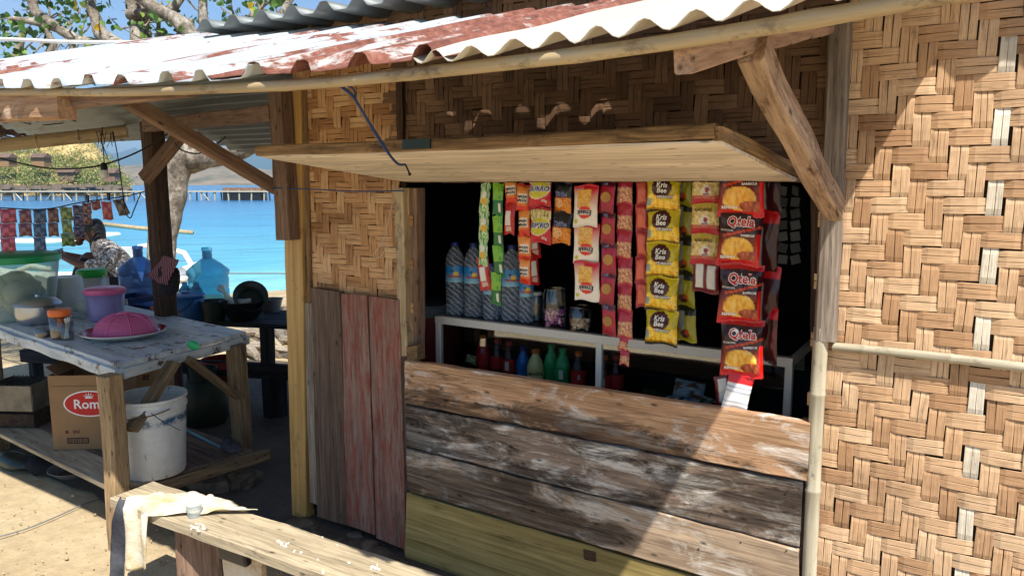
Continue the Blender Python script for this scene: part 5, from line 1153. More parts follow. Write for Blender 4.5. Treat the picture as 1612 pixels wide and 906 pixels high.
# tin stove box, blue bowl, small clamp
p = at_z(38, 672, .25); p = Vector((p.x-.1, p.y+.05, .248)); t = thing('stove_box', 'old tin and wood box with open lid on the left of the shelf', 'box', p); T = Matrix.Translation(p)@Matrix.Rotation(.5, 4, 'Z')
for c_, s_ in (((0, -.09, .16), (.24, .008, .14)), ((-.12, 0, .16), (.008, .18, .14)), ((.12, 0, .16), (.008, .18, .14)), ((0, .09, .16), (.24, .008, .14))): obj('side_plate', MB().box(c_, s_, mat=T), 'tin', t)
obj('lid', MB().box((-.13, -.02, .13), (.006, .22, .20), (0, -.15, 0), T), 'tin', t); obj('base', MB().box((0, 0, .04), (.26, .2, .07), mat=T), 'timber_dark', t)
for i in range(9): obj('grate_bar', MB().tube([T@Vector((-.10+.025*i, -.085, .235)), T@Vector((-.10+.025*i, .085, .24))], .004, 5), 'cable', t)
p = at_z(-2, 655, .26); vessel('bowl', 'royal blue plastic bowl at the left edge of the shelf', 'bowl', Vector((p.x, p.y, .25)), [(.001, 0), (.06, 0), (.10, .08), (.105, .085)], 'navy_plastic')
p = at_z(27, 668, .255); t = thing('clamp', 'small rusty red clamp at the front edge of the shelf', 'clamp', p); obj('jaw', MB().box(p+Vector((0, 0, .012)), (.06, .03, .022), (0, 0, .4)), 'rustmetal', t); obj('wire', MB().tube([p+Vector((.0, 0, .02)), p+Vector((-.03, .05, .12)), p+Vector((-.02, .07, .17))], .003, 5), 'red_print', t)
for i, (px, py, lab) in enumerate(((25, 725, 'dark green bag lying under the left end of the shelf'), (60, 730, 'black sack on the ground under the shelf'))):
    mb = MB().sphere(at_z(px, py, .03), (.16, .07, .045), 14, 8); mb.v = [(x+nz(x*12, y*12, i)*.04, y+nz(x*12, z*12, 3)*.03, max(0, z+nz(y*12, x*14, 4)*.03)) for x, y, z in mb.v]; tag(obj('sack', mb, 'darkgreen' if i == 0 else 'knotcloth', smooth='all'), lab, 'sack')
p = at_z(122, 748, .0); vessel('pan', 'shallow dark metal pan on the ground behind the near table leg', 'pan', p, [(.001, .01), (.09, .01), (.13, .05), (.137, .052)], 'grey_plastic')
tag(cord('cord', 'thin cord lying across the sunlit sand', [at_z(-10, 846, .005), at_z(40, 832, .005), at_z(90, 812, .005), at_z(140, 790, .005), at_z(200, 772, .005)], .003, 'grey_plastic'), 'thin cord lying across the sunlit sand', 'cord')
p = at_z(325, 668, 0); t = vessel('gas_cylinder', 'squat green gas cylinder in the dark behind the table', 'gas cylinder', p, [(.001, 0), (.11, 0), (.14, .05), (.14, .24), (.10, .30), (.03, .32), (.03, .36), (.001, .36)], 'gas')
obj('collar', MB().lathe([(.08, .29), (.085, .38)], 20, Matrix.Translation(p)), 'gas', t, solid=.004); p = at_z(352, 600, .22); vessel('basket', 'dark red plastic basket on a stool behind the table', 'basket', p, [(.001, 0), (.10, 0), (.14, .16)], 'gas_red')
# low bench far right of the kitchen, driftwood and stones on the beach
q = at_z(418, 580, .33); lb = thing('low_bench', 'dark low bench in the shade by the yellow corner post', 'bench', (q.x, q.y, 0))
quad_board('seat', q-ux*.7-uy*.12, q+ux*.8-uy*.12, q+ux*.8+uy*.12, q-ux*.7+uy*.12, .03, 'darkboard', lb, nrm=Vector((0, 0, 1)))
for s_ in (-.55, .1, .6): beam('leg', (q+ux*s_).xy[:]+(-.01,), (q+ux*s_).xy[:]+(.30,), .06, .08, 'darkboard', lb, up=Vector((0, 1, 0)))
rnd = random.Random(12)
for i in range(9):
    a = at_z(rnd.uniform(385, 470), rnd.uniform(498, 560), .03); L = rnd.uniform(.3, .9); th_ = rnd.uniform(-.5, .6); d = Vector((math.cos(th_), math.sin(th_), rnd.uniform(-.03, .06)))*L; rr_ = rnd.uniform(.02, .05)
    tag(obj('driftwood', MB().tube([a-d/2, a+Vector((0, .03, .02)), a+d/2], [rr_, rr_*1.1, rr_*.6], 8), 'plank_pale' if i % 3 else 'bench', smooth=True), ['thick', 'short', 'long grey', 'thin', 'pale', 'crooked', 'half buried', 'slender grey', 'stubby'][i]+' driftwood log '+['nearest the yellow corner post', 'behind the low bench', 'under the dark counter', 'beside the grey bucket leg', 'furthest out towards the water', 'lying left of the corner post', 'among the pale stones', 'closest to the dark counter leg', 'at the edge of the shade'][i], 'driftwood', 'driftwood beyond the kitchen')
mb = MB()
for i in range(260):
    c = at_z(rnd.uniform(372, 520), rnd.uniform(482, 566), .0); r_ = rnd.uniform(.02, .08); mb.sphere(c, (r_*1.3, r_, r_*.6), 6, 4)
stuff(tag(obj('beach_stones', mb, 'stone', Mx=Matrix.Identity(4)), 'scattered pale stones and rubble on the beach behind the kiosk corner', 'stones'))
mb = MB(); k = NT('grit'); ge = k.n('ShaderNodeNewGeometry'); k.l(k.ramp(ge.outputs['Random Per Island'], [(0, rgb('6f5f49')), (.6, rgb('b59f7a')), (1, rgb('c9b890'))]), k.b.inputs['Base Color'])
for i in range(800):
    c = Vector((rnd.uniform(-6.5, -1.2), rnd.uniform(-1.6, 1.8), 0)); r_ = rnd.choice((.003, .004, .005, .009)); mb.sphere(c, (r_*1.4, r_, r_*.7), 5, 3)
stuff(tag(obj('grit', mb, k.m, Mx=Matrix.Identity(4)), 'small pebbles, shell bits and litter scattered on the sand', 'grit'))

# ------------------------------------------------------------------ the bench in front
bz = .43; e0, e1 = at_z(172, 783, bz), at_z(243, 757, bz); f0 = at_z(462, 896, bz); dirb = Vector((1, (at_z(700, 990, bz).y-e0.y)*0+.035, 0)).normalized()
BN = thing('bench', 'sun bleached plank bench in front of the kiosk with cloth and cup on it', 'bench', (e0.x+.8, e0.y+.1, 0))
en0, en1 = e0+dirb*2.9, e1+dirb*2.82
quad_board('seat', e0, en0, en1, e1, .035, 'bench', BN, nrm=Vector((0, 0, 1)), n=40, rough=.004)
nf = e0.copy(); 
for s_, mt in ((.30, 'timber'), (2.4, 'timber')):
    a = e0.lerp(e1, .22)+dirb*s_; quad_board('leg', Vector((a.x, a.y, bz-.036)), Vector((a.x+.01, a.y, -.02)), Vector((a.x+.12, a.y+.10, -.02)), Vector((a.x+.10, a.y+.10, bz-.036)), .045, mt, BN, nrm=Vector((.3, -1, 0)))
# the pale board leg and the black thing tucked under
a = e0.lerp(e1, .35)+dirb*.52
k = NT('stained_pale_board'); f = k.noise(k.coord((6, 9, 9)), 1, 8, .7); k.l(k.ramp(f, [(.35, rgb('8c6a48')), (.5, rgb('c3b094')), (.7, rgb('d8ccb6'))]), k.b.inputs['Base Color']); k.b.inputs['Roughness'].default_value = .85
quad_board('leg', Vector((a.x, a.y, bz-.037)), Vector((a.x+.19, a.y+.01, bz-.037)), Vector((a.x+.20, a.y, -.02)), Vector((a.x+.03, a.y-.01, -.02)), .02, k.m, BN, nrm=Vector((0, -1, 0)))['label'] = 'stained pale board leg'
tag(obj('black_tray', MB().box((a.x+.11, a.y-.03, bz-.062), (.13, .03, .05), (.1, 0, .05)), 'black_plastic', bevel=.008), 'black plastic piece wedged under the bench against its pale board leg', 'tray')
# cloth draped over the bench end
def drape():
    vs = []; n = 34; m = 46; W = dirb; D = (e1-e0).normalized()
    O = e0+dirb*.10
    for j in range(m+1):
        for i in range(n+1):
            u = i/n; s = j/m*.46-.24          # s<0 hangs over the front, s>0 lies on the seat
            x = u*.22+nz(s*5, 2)*.02
            if s < 0:
                q = O+W*(x*.66+.01+abs(s)*-.12)+D*(-.012-.012*math.sin(u*9+s*4)-.01*nz(u*4, s*6)); z = bz+s*(1.0-.35*(abs(u-.55)*1.6)**2+.05*math.sin(u*7)); z += .006
            else:
                q = O+W*(x*(1+s*2.6)+s*.58)+D*(s*.78); z = bz+.008+max(0, .013*math.sin(u*11+s*16+nz(u*4, s*9)*4))+.014*abs(nz(u*7, s*12))+.006*abs(nz(u*17, s*30))
            vs.append((q.x, q.y, z))
    fs = [(j*(n+1)+i, j*(n+1)+i+1, (j+1)*(n+1)+i+1, (j+1)*(n+1)+i) for j in range(m) for i in range(n)]
    o = obj('cloth', MB().add(vs, fs), 'white_cloth', smooth='all', solid=.0018); tag(o, 'off white cloth draped over the left end of the bench', 'cloth')
drape()
g0 = e0+dirb*.045
vs = []; n = 14; m = 26
for j in range(m+1):
    for i in range(n+1):
        u, v = i/n, j/m; q = g0+dirb*(u*(.095-.03*v)-.05*v+.01)+(e1-e0).normalized()*(.03*(1-v)**6-.02-.010*math.sin(u*6)-.004*nz(u*3, v*5)); vs.append((q.x, q.y, bz+.012-v*.30-.02*math.sin(u*3)*v))
tag(obj('cloth', MB().add(vs, [(j*(n+1)+i, j*(n+1)+i+1, (j+1)*(n+1)+i+1, (j+1)*(n+1)+i) for j in range(m) for i in range(n)]), 'grey_cloth', smooth='all', solid=.005), 'charcoal grey cloth hanging beside the off white one at the bench end', 'cloth')
p = at_z(306, 812, bz+.001); t = vessel('cup', 'small clear plastic cup on the bench beside the cloth', 'cup', p, [(.001, .002), (.019, 0), (.026, .045), (.029, .046)], 'cup', n=20)
mb = MB(); rnd = random.Random(14)
for (cx_, cy_, sp, nn) in ((312, 828, 16, 18), (450, 852, 14, 9), (588, 893, 10, 8), (500, 860, 60, 8)):
    for i in range(nn): q = at_z(cx_+rnd.gauss(0, sp*.5), cy_+rnd.gauss(0, sp*.22), bz+.002); mb.box(q, (rnd.uniform(.003, .010), rnd.uniform(.003, .008), .004), (0, 0, rnd.uniform(0, 3)))
stuff(tag(obj('crumbs', mb, 'white_paint', Mx=Matrix.Identity(4)), 'white crumbs and candle wax specks scattered on the bench', 'crumbs'))
# dark floor sheet over the sand, deepening the shelter's shade by its colour
def shade_ground():
    k = NT('shade_dark_ground'); c = k.coord((1, 1, 1), rnd=False); n1 = k.noise(c, 3, 8, .7); n2 = k.noise(c, 40, 6, .7)
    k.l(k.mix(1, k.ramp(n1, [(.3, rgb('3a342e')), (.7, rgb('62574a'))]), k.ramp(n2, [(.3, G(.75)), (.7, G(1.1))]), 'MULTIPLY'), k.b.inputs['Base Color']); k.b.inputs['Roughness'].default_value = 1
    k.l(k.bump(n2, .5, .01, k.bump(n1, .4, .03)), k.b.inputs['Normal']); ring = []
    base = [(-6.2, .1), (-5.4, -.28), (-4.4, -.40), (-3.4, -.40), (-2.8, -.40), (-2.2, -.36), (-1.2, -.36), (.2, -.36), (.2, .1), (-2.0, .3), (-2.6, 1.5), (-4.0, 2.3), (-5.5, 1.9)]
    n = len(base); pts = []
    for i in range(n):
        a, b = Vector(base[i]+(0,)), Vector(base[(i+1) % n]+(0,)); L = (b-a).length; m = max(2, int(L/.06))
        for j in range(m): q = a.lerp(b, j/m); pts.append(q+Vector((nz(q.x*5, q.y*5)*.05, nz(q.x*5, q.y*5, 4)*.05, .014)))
    bm = bmesh.new(); vs = [bm.verts.new(p) for p in pts]; bm.faces.new(vs); bmesh.ops.triangulate(bm, faces=bm.faces); me = bpy.data.meshes.new('shade_ground'); bm.to_mesh(me); bm.free()
    o = obj('shade_ground', me, k.m, Mx=Matrix.Identity(4)); struct(o)
shade_ground()

# ------------------------------------------------------------------ tree behind the shelter
def tree():
    D0 = 7.0; base = at_d(262, 520, D0); base.z = -.05; t = thing('shade_tree', 'gnarled grey beach tree with heart shaped leaves behind the kitchen shelter', 'tree', base)
    k = NT('mottled_grey_bark'); v = k.coord((5, 5, 5), rnd=False); f = k.noise(v, 1.2, 9, .72); g = k.noise(k.coord((26, 26, 14), rnd=False), 1, 8, .7)
    c = k.ramp(f, [(.32, rgb('4a4038')), (.48, rgb('8c8071')), (.62, rgb('b8aea0'))]); c = k.mix(1, c, k.ramp(g, [(.32, G(.45)), (.6, G(1.08))]), 'MULTIPLY'); k.l(c, k.b.inputs['Base Color']); k.b.inputs['Roughness'].default_value = .95
    k.l(k.bump(g, .9, .03, k.bump(f, .6, .05)), k.b.inputs['Normal']); bark = k.m
    def limb(name, pts, seed=0):
        P_ = [at_d(x, y, D0+dd) for x, y, r, dd in pts]; Rr_ = [p[2] for p in pts]; q = []; rr = []
        for i in range(len(P_)-1):
            for s in range(5):
                u = s/5; p = P_[i].lerp(P_[i+1], u); q.append(p+Vector((nz(p.x*3, p.z*3, seed), 0, nz(p.z*3, p.x*3, seed+5)))*.05); rr.append((Rr_[i]+(Rr_[i+1]-Rr_[i])*u)*(1+nz(p.z*5, p.x*5, seed)*.22))
        q.append(P_[-1]); rr.append(Rr_[-1]); obj(name, MB().tube(q, rr, 10), bark, t, smooth='all')
    limb('trunk', [(244, 560, .20, 0), (248, 480, .15, 0), (252, 410, .125, 0), (262, 330, .14, 0), (272, 268, .165, 0), (285, 235, .18, 0)])
    B = [[(296, 250, .13, 0), (275, 160, .10, .1), (216, 98, .065, .2), (214, 45, .06, .2), (206, -40, .055, .2)], [(300, 240, .11, 0), (290, 150, .09, .2), (240, 102, .05, .3), (232, 50, .045, .3), (222, -40, .045, .3)],
         [(300, 240, .13, 0), (340, 140, .10, -.1), (325, 92, .085, -.1), (292, 48, .08, -.1), (262, 22, .07, 0), (215, -8, .06, 0)], [(335, 120, .07, 0), (345, 84, .05, 0), (372, 62, .04, 0), (400, 20, .03, 0)],
         [(330, 110, .06, 0), (322, 50, .045, 0), (318, -30, .04, 0)], [(245, 105, .09, .3), (195, 80, .075, .3), (160, 55, .065, .3), (142, 12, .05, .3), (142, -30, .05, .3)],
         [(210, 90, .07, .3), (160, 72, .05, .4), (118, 62, .045, .4), (92, 44, .045, .4), (55, 34, .04, .4), (15, 30, .02, .4)], [(92, 46, .05, .4), (56, 20, .045, .4), (44, -30, .05, .4)],
         [(62, 130, .045, .4), (85, 72, .03, .4), (70, 40, .03, .4)], [(16, 140, .05, .5), (22, 90, .04, .5), (40, 45, .035, .5)], [(200, 20, .045, .1), (262, 24, .05, .1), (296, -15, .03, .1)],
         [(300, 250, .14, 0), (330, 246, .09, -.1), (372, 238, .075, -.2), (418, 226, .05, -.3), (470, 236, .04, -.3)], [(300, 90, .05, 0), (262, 80, .03, .1), (230, 78, .02, .1)], [(345, 90, .04, 0), (310, 70, .03, 0), (300, 30, .02, 0)],
         [(262, 90, .035, .2), (250, 50, .02, .2), (255, 5, .015, .2)], [(120, 62, .03, .4), (110, 95, .02, .4), (60, 118, .02, .4)], [(418, 60, .045, .4), (412, 20, .04, .4), (410, -30, .04, .4)], [(372, 62, .03, 0), (430, 45, .03, 0), (470, -20, .03, 0)]]
    tw = []; rnd = random.Random(17)
    for i, b in enumerate(B):
        limb('branch', b, i)
    stm = MB()
    for i in range(90):
        b = rnd.choice(B); j = rnd.randrange(len(b)-1); u = rnd.random(); x = b[j][0]+(b[j+1][0]-b[j][0])*u; y = b[j][1]+(b[j+1][1]-b[j][1])*u
        if y > 125: continue
        a = at_d(x, y, D0+b[j][3]); d = Vector((rnd.gauss(0, .6), rnd.gauss(0, .4), rnd.gauss(.1, .6))).normalized()*rnd.uniform(.15, .5)
        stm.tube([a, a+d*.5+Vector((rnd.gauss(0, .04), 0, rnd.gauss(0, .04))), a+d], [.012, .008, .004], 5, False); tw.append(a+d); tw.append(a+d*.7)
    stuff(obj('twigs', stm, bark, t))
    kl = NT('heart_leaf'); oi = kl.n('ShaderNodeObjectInfo'); ge = kl.n('ShaderNodeNewGeometry'); mth = kl.n('ShaderNodeMath', operation='ADD'); kl.l(oi.outputs['Random'], mth.inputs[0]); kl.l(ge.outputs['Random Per Island'], mth.inputs[1])
    fr = kl.n('ShaderNodeMath', operation='FRACT'); kl.l(mth.outputs[0], fr.inputs[0]); cc = kl.ramp(fr.outputs[0], [(0, rgb('1f3a18')), (.4, rgb('3c5c28')), (.75, rgb('5f8238')), (.94, rgb('8aa34c')), (1, rgb('d9a81c'))])
    kl.l(cc, kl.b.inputs['Base Color']); kl.b.inputs['Roughness'].default_value = .4; tr = kl.n('ShaderNodeBsdfTranslucent'); kl.l(cc, tr.inputs[0]); ms = kl.n('ShaderNodeMixShader'); ms.inputs[0].default_value = .35
    kl.l(kl.b.outputs[0], ms.inputs[1]); kl.l(tr.outputs[0], ms.inputs[2]); kl.l(ms.outputs[0], kl.o.inputs['Surface'])
    hv = [(0, 0, 0), (.30, -.14, .05), (.52, .10, .07), (.45, .45, .03), (.2, .8, -.03), (0, 1.02, -.09), (-.2, .8, -.03), (-.45, .45, .03), (-.52, .10, .07), (-.30, -.14, .05), (0, .45, -.03)]
    hf = [(0, 1, 2, 10), (10, 2, 3), (10, 3, 4), (10, 4, 5), (10, 5, 6), (10, 6, 7), (10, 7, 8), (10, 8, 9, 0)]
    lm = MB().add(hv, hf).mesh('leaf'); setmat(lm, kl.m); spots = []
    cl = [(12, 50, 22, 28, 80), (22, 95, 26, 18, 90), (8, 105, 20, 12, 50), (75, 108, 22, 8, 40), (110, 15, 22, 14, 40), (105, 95, 18, 10, 36), (165, 96, 26, 10, 70), (190, 92, 20, 8, 40), (122, 38, 8, 10, 14), (268, 78, 24, 14, 60), (285, 38, 14, 12, 30), (245, 22, 14, 8, 20), (215, 38, 6, 12, 8), (365, 35, 9, 14, 22), (400, 15, 18, 14, 40), (425, 25, 10, 10, 16), (90, 2, 26, 6, 24), (165, 5, 14, 8, 12), (300, 100, 30, 8, 20), (65, 45, 14, 10, 16), (440, 2, 14, 8, 24)]
    for cx_, cy_, sx_, sy_, nn in cl:
        for i in range(int(nn*.62)): spots.append(at_d(cx_+rnd.gauss(0, sx_*.7), cy_+rnd.gauss(0, sy_*.7), D0+rnd.uniform(-.4, .9)))
    for a in tw: spots += [a+Vector((rnd.gauss(0, .05), rnd.gauss(0, .05), rnd.gauss(0, .05))) for _ in range(2)]
    for i in range(500): spots.append(at_d(rnd.uniform(-300, 520), rnd.uniform(-420, -12), D0+rnd.uniform(-1, 2)))
    rest = MB(); n = 0
    for i, a in enumerate(spots):
        s = rnd.uniform(.04, .078); Mx = Matrix.Translation(a) @ Euler((rnd.gauss(-2.0, .7), rnd.gauss(0, .7), rnd.uniform(0, 6.3))).to_matrix().to_4x4() @ Matrix.Diagonal((s, s, s, 1))
        d = a-CAM; py = 453-1164*d.dot(_U)/d.dot(_F)
        if n < 290 and py > -5 and i % 2 == 0: finish(bpy.data.objects.new('leaf', lm), t, Mx); n += 1
        else: rest.add(hv, hf, Mx)
    stuff(obj('foliage', rest, kl.m, t))
    # green tree behind the upper roof
    b2 = at_d(690, 300, 11); b2.z = 0; t3 = thing('green_tree', 'bright green leafy tree top just showing over the upper roof', 'tree', b2); mb = MB()
    for i in range(900): 
        a = at_d(rnd.gauss(680, 48), 2-abs(rnd.gauss(0, 55))+rnd.uniform(0, 14), 11+rnd.uniform(-.8, .8)); s = rnd.uniform(.05, .11); mb.add(hv, hf, Matrix.Translation(a) @ Euler((rnd.uniform(0, 6), rnd.uniform(0, 6), rnd.uniform(0, 6))).to_matrix().to_4x4() @ Matrix.Diagonal((s, s, s, 1)))
    stuff(obj('foliage', mb, kl.m, t3)); obj('trunk', MB().tube([b2, b2+Vector((0, 0, 2.6)), at_d(690, -20, 11)], [.16, .12, .06], 10), bark, t3, smooth='all')
tree()

# ------------------------------------------------------------------ sachets on a line, lamp, cables
ln = [at_d(-120, 322, 4.7), at_d(0, 327, 4.7), at_d(70, 329, 4.7), at_d(130, 318, 4.75), at_d(196, 309, 4.8), at_d(232, 300, 4.5)]
cord('cord', 'dark line sagging between posts with sachets clipped to it', ln, .004, 'cable')
def p_sach(a, b):
    A2, B2 = C3(a), C3(b)
    def f(u, v): return lerp3(A2, B2, 1 if (nz(u*2.5, v*3, 2) > .05 and .12 < v < .88) else 0) if .05 < v < .95 else lerp3(A2, (1, 1, 1), .3)
    return f
rnd = random.Random(31)
for (px, wpx, y0, n_, hpx, a, b, tl, lab) in ((12, 26, 328, 3, 23, '8c1c3c', 'c05a74', 0, 'three magenta sachets at the left end of the line'), (-14, 20, 327, 3, 23, '6c1830', 'a04a5c', 0, 'dark pink sachets at the very left edge on the line'), (39, 20, 330, 2, 21, '5c1624', '93606a', 0, 'two dark red sachets between the magenta and blue ones on the line'),
        (62, 20, 329, 3, 22, '16305c', '4a7296', .0, 'three blue sachets on the line'), (83, 18, 328, 2, 22, '4c1a1c', '8c5c50', 0, 'two brown red sachets right of the blue ones on the line'), (103, 20, 326, 3, 20.5, '4f6a24', '9aa85c', -.06, 'three green and yellow sachets on the line'),
        (122, 17, 323, 3, 17, '2c1c40', '6a5a7c', -.04, 'narrow purple sachets in front of the sitting person'), (136, 15, 319, 2, 17, '5c2420', '9c7060', -.02, 'two small brown sachets over the head of the sitting person'), (150, 14, 316, 1, 14, '7c2a24', 'a0604c', -.1, 'single short red sachet clipped right of the head'),
        (167, 18, 317, 1, 29, '9c1e22', 'c86a5a', -.06, 'single bright red sachet clipped on the line'), (186, 17, 313, 1, 27, '3a2c28', '8c7c6c', -.32, 'tilted dark brown sachet at the right end of the line')):
    d = 4.72; w_ = wpx*d/1164; h = hpx*d/1164; me, f = bag_mesh('sachet', p_sach(a, b), w_, h, .005, 10, 14, sd=px); top = at_d(px, y0, d)
    t = thing('sachet_strip', lab, 'sachets', top, 'sachets on the line')
    for i in range(n_):
        Mx = Matrix.Translation(at_d(px-tl*i*hpx, y0+i*hpx, d)) @ Matrix.Rotation(YAW+rnd.gauss(0, .08), 4, 'Z') @ Matrix.Rotation(tl, 4, 'Y'); finish(bpy.data.objects.new('sachet', me), t, Mx)
for px, py, lab in ((138, 313, 'dark clothes peg on the line above the sitting person'), (171, 309, 'dark clothes peg holding the bright red sachet')):
    p = at_d(px, py, 4.7); t = thing('clothes_peg', lab, 'clothes peg', p)
    for s_ in (-1, 1): obj('jaw', MB().box(p+Vector((s_*.006, 0, 0)), (.008, .010, .05), (0, s_*.16, 0)), 'black_plastic', t)
bd = 3.95; tp = at_d(161, 200, bd); p = at_d(164, 262, bd); L = thing('light_bulb', 'white light bulb hanging unlit from a dark wire', 'light bulb', p); T = Matrix.Translation(at_d(165, 281, bd))
obj('wire', MB().tube([tp, at_d(159, 220, bd), at_d(163, 235, bd), p], .003, 6), 'cable', L); obj('socket', MB().lathe([(.001, .085), (.012, .083), (.017, .07), (.018, .045), (.013, .045)], 16, T), 'black_plastic', L, smooth=True)
obj('bulb', MB().lathe([(.001, 0), (.014, .003), (.022, .014), (.023, .025), (.018, .04), (.015, .048)], 18, T), 'bulb', L, smooth=True)
cord('cable', 'black cable sagging under the shelter roof through the lamp', [at_d(-60, 228, 4), at_d(0, 249, 4), at_d(70, 264, 3.95), at_d(120, 265, 3.95), at_d(163, 259, 3.95), at_d(215, 240, 3.98), at_d(262, 212, 4.0), at_d(268, 203, 4.0)], .0048, 'cable')
cord('cable', 'thin black wire drooping from the brace to the tree limb', [at_d(275, 225, 4.0), at_d(290, 238, 4.1), at_d(320, 240, 4.1), at_d(356, 215, 4.1)], .004, 'cable')
cord('cable', 'thin wire looping down beside the dark post', [at_d(178, 208, 3.9), at_d(186, 250, 3.9), at_d(193, 300, 3.9), at_d(197, 332, 3.9), at_d(205, 343, 3.9), at_d(211, 330, 3.9), at_d(222, 303, 3.95)], .003, 'cable')
mb = MB(); rnd = random.Random(2)
for i in range(8): a = at_d(rnd.uniform(150, 178), 206, 4.2); mb.tube([a, a+Vector((rnd.gauss(0, .02), 0, -.05)), a+Vector((rnd.gauss(0, .03), 0, -rnd.uniform(.06, .16)))], .0022, 4)
stuff(tag(obj('fringe', mb, 'cable'), 'loose string ends hanging from the bamboo beam', 'string ends'))

# ------------------------------------------------------------------ boats
def boat():
    d = 12.5; a = at_d(-40, 452, d); b = at_d(318, 446, d); a.z = b.z = -.27; X = (b-a).normalized(); N = Vector((-X.y, X.x, 0)); Ln = (b-a).length; t = thing('outrigger_boat', 'white outrigger boat with curved arms moored at the water edge', 'boat', (a+b)/2)
    mb = MB(); vs = []; n = 24; pr = [(0, -.12), (.14, -.02), (.21, .20), (.19, .21), (.13, .16), (0, .14)]
    for i in range(n+1):
        u = i/n; tp = max(.04, math.sin(math.pi*u)**.5); sh = .22*(abs(u-.5)*2)**4
        for s in (1, -1):
            for y, z in (pr if s > 0 else pr[::-1]): vs.append(a+X*(Ln*u)+N*(s*y*tp)+Vector((0, 0, z*(1 if z > 0 else tp)+sh+.12)))
    K = 12; mb.add(vs, [(i*K+k, (i+1)*K+k, (i+1)*K+(k+1) % K, i*K+(k+1) % K) for i in range(n) for k in range(K)]); obj('hull', mb, 'boat', t, smooth='all')
    for pts in ([(211, 432), (212, 404), (220, 388), (232, 386), (245, 398), (256, 412)], [(262, 404), (276, 394), (290, 398), (300, 414), (304, 432), (304, 444)], [(20, 440), (30, 425), (50, 418), (80, 424)]):
        P_ = [at_d(x, y, 12.1) for x, y in pts]; obj('outrigger_arm', MB().tube(P_, .045, 8), 'boat', t, smooth='all')
    obj('outrigger_float', MB().tube([at_d(40, 462, 11.6), at_d(200, 458, 11.6), at_d(312, 450, 11.6)], .05, 8), 'boat', t, smooth='all')
    obj('deck_plank', MB().box(at_d(240, 436, 12.4), (1.3, .5, .05), (0, 0, math.atan2(X.y, X.x))), 'boat', t)
    obj('cabin', MB().box(at_d(192, 408, 12.6), (.32, .4, .4), (0, 0, math.atan2(X.y, X.x))), 'boat', t)
    tag(obj('bamboo_float', MB().tube([at_d(158, 352, 19), at_d(220, 359, 19), at_d(304, 366, 19)], .055, 8), 'bamboo_tan', smooth='all'), 'long bamboo float lying on the blue water behind the dark post', 'float')
    for cx_, cy_, L_, dd, lab in ((166, 369, .9, 22, 'small white boat bow just right of the sitting person'), (55, 379, 2.4, 20, 'white boat hull behind the hanging sachets')):
        c = at_d(cx_, cy_, dd); mb = MB(); mb.sphere(c, (L_/2, .22, .15), 18, 8, Matrix.Rotation(YAW, 4, 'Z')); mb.v = [(x, y, min(z, c.z+.06)) for x, y, z in mb.v]; tag(obj('boat', mb, 'boat', smooth=True), lab, 'boat')
    tag(obj('mooring_rope', MB().tube([at_d(362, 430, 13), at_d(405, 430, 13), at_d(470, 430, 13)], .012, 5), 'grey_plastic'), 'thin mooring rope over the pale shallows', 'rope')
boat()

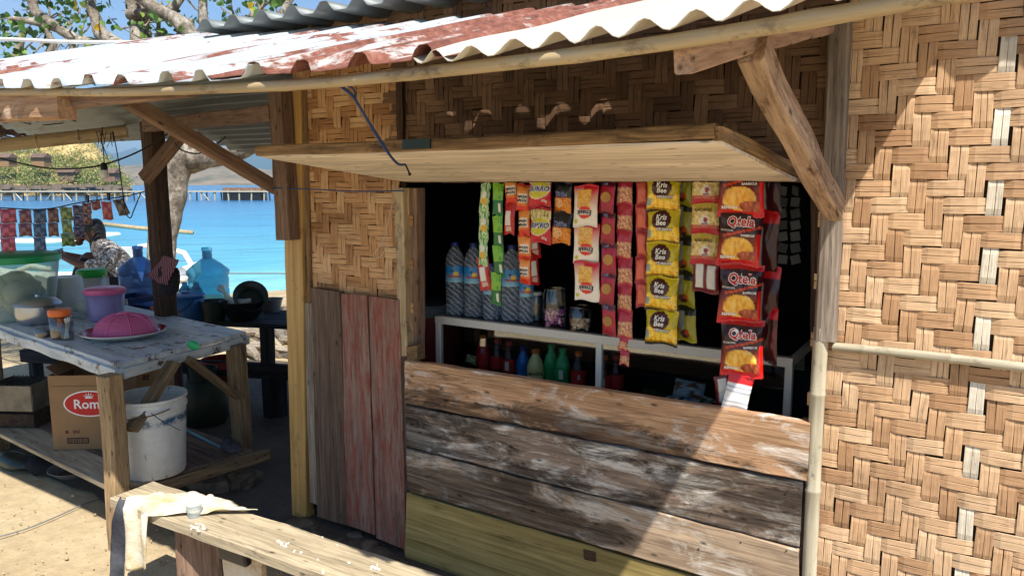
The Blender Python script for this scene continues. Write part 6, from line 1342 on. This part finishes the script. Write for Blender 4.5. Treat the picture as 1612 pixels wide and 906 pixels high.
# ------------------------------------------------------------------ the person
def person():
    d = 6.2; S = lambda x, y, o=0: at_d(x, y, d+o); hips = S(190, 462); t = thing('person', 'person in patterned blouse crouched over a phone, seen from the side', 'person', Vector((hips.x, hips.y, hips.z-.15)))
    def skin_obj(name, verts, edges, mat, root=0, par=t, sub=2):
        me = bpy.data.meshes.new(name); me.from_pydata([tuple(v[0]) for v in verts], edges, []); setmat(me, mat); o = bpy.data.objects.new(name, me); base = WM[par].translation
        for v in me.vertices: v.co = v.co-base
        finish(o, par, Matrix.Translation(base)); me.skin_vertices or None
        md = o.modifiers.new('skin', 'SKIN'); md.use_smooth_shade = True
        if not me.skin_vertices: 
            bm = bmesh.new(); bm.from_mesh(me); bm.verts.layers.skin.verify(); bm.to_mesh(me); bm.free()
        for i, v in enumerate(verts): sv = me.skin_vertices[0].data[i]; sv.radius = (v[1], v[1]); sv.use_root = (i == root)
        ss = o.modifiers.new('sub', 'SUBSURF'); ss.levels = ss.render_levels = sub; return o
    V = [(hips, .13), (S(184, 430), .115), (S(170, 398), .12), (S(153, 380), .055), (S(136, 362), .085), (S(128, 370), .068),          # 0-5 pelvis..head
         (S(164, 392, -.16), .055), (S(168, 420, -.22), .045), (S(128, 417, -.20), .034), (S(108, 408, -.16), .03), (S(95, 402, -.13), .020),   # near arm 6-10
         (S(160, 388, .15), .055), (S(150, 412, .2), .042), (S(118, 404, .15), .032), (S(100, 400, .08), .022),                       # far arm 11-14
         (S(168, 440, -.12), .09), (S(138, 400, -.10), .07), (S(126, 440, -.08), .05), (S(120, 478, -.06), .038), (S(100, 484, -.06), .03),   # near leg
         (S(166, 440, .12), .09), (S(134, 402, .10), .065), (S(120, 442, .10), .05), (S(112, 480, .10), .038), (S(92, 486, .10), .03)]
    E_ = [(0, 1), (1, 2), (2, 3), (3, 4), (4, 5), (2, 6), (6, 7), (7, 8), (8, 9), (9, 10), (2, 11), (11, 12), (12, 13), (13, 14), (0, 15), (15, 16), (16, 17), (17, 18), (18, 19), (0, 20), (20, 21), (21, 22), (22, 23), (23, 24)]
    n0 = len(V)
    for h_, (bx_, by_, of) in ((10, (95, 402, -.13)), (14, (100, 400, .08))):
        for q, (dx, dy, do) in enumerate(((-9, -5, -.02), (-11, -3, -.01), (-10, -1, .0), (-8, 2, .015), (-3, -8, .02))):
            V.append((S(bx_+dx*.6, by_+dy*.6, of+do), .009)); V.append((S(bx_+dx, by_+dy+1, of+do*1.4), .007)); E_ += [(h_, len(V)-2), (len(V)-2, len(V)-1)]
    body = skin_obj('body', V, E_, 'skin')
    # face: nose, brow, ear, lips
    for nm, x, y, o_, r in (('nose', 116, 369, 0, (.016, .014, .02)), ('chin', 124, 382, 0, (.03, .035, .024)), ('lips', 117, 377, 0, (.012, .02, .008)), ('ear', 146, 368, -.085, (.018, .01, .028)), ('cheek', 126, 371, -.03, (.05, .045, .055))):
        obj(nm, MB().sphere(S(x, y, o_), r, 10, 7), 'skin', t, smooth='all')
    for o_ in (-.03, .03): obj('eye', MB().sphere(S(118, 363, o_), (.007, .007, .006), 8, 6), 'hair', t, smooth='all')
    hr = MB(); hr.sphere(S(145, 353), (.095, .105, .09), 18, 12); hr.sphere(S(152, 372), (.075, .10, .11), 16, 10); hr.sphere(S(149, 390, -.02), (.055, .08, .10), 14, 9); hr.sphere(S(134, 348), (.07, .09, .05), 14, 9)
    skin_obj('hair', [(S(139, 350), .092), (S(148, 358), .095), (S(154, 374), .075), (S(153, 392, -.02), .055), (S(148, 402, -.04), .03)], [(0, 1), (1, 2), (2, 3), (3, 4)], 'hair')
    k = NT('patterned_blouse'); f = k.noise(k.coord((26, 26, 26), rnd=False), 1, 3, .5, 2.2); k.l(k.ramp(f, [(.46, rgb('7c6a5c')), (.5, rgb('8f7d6d')), (.53, rgb('dcd6cd'))]), k.b.inputs['Base Color']); k.b.inputs['Roughness'].default_value = .95
    skin_obj('blouse', [(S(194, 466), .165), (S(186, 432), .150), (S(172, 400), .150), (S(157, 384), .075), (S(166, 394, -.17), .078), (S(170, 418, -.23), .072), (S(134, 418, -.21), .056), (S(162, 390, .16), .075), (S(153, 412, .21), .066), (S(136, 407, .19), .05), (S(204, 480, .02), .12)],
             [(0, 1), (1, 2), (2, 3), (2, 4), (4, 5), (5, 6), (2, 7), (7, 8), (8, 9), (0, 10)], k.m)
    skin_obj('trousers', [(S(184, 462), .15), (S(166, 442, -.12), .10), (S(139, 403, -.10), .075), (S(128, 440, -.08), .062), (S(121, 470, -.06), .055), (S(164, 442, .12), .10), (S(135, 405, .10), .07), (S(122, 442, .10), .06), (S(114, 472, .10), .052)],
             [(0, 1), (1, 2), (2, 3), (3, 4), (0, 5), (5, 6), (6, 7), (7, 8)], 'trousers')
    ph = S(84, 396, -.04); o = obj('phone', MB().box(ph, (.14, .07, .010), (.25, -.25, YAW+.1)), 'black_plastic', bevel=.004); tag(o, 'black phone held flat in the hands of the crouched person', 'phone')
    sp = S(185, 500); tag(obj('stool', MB().box(Vector((sp.x, sp.y, sp.z*.5)), (.5, .35, max(.1, sp.z))), 'darkboard', bevel=.01), 'low dark plank seat under the crouched person', 'seat')
person()
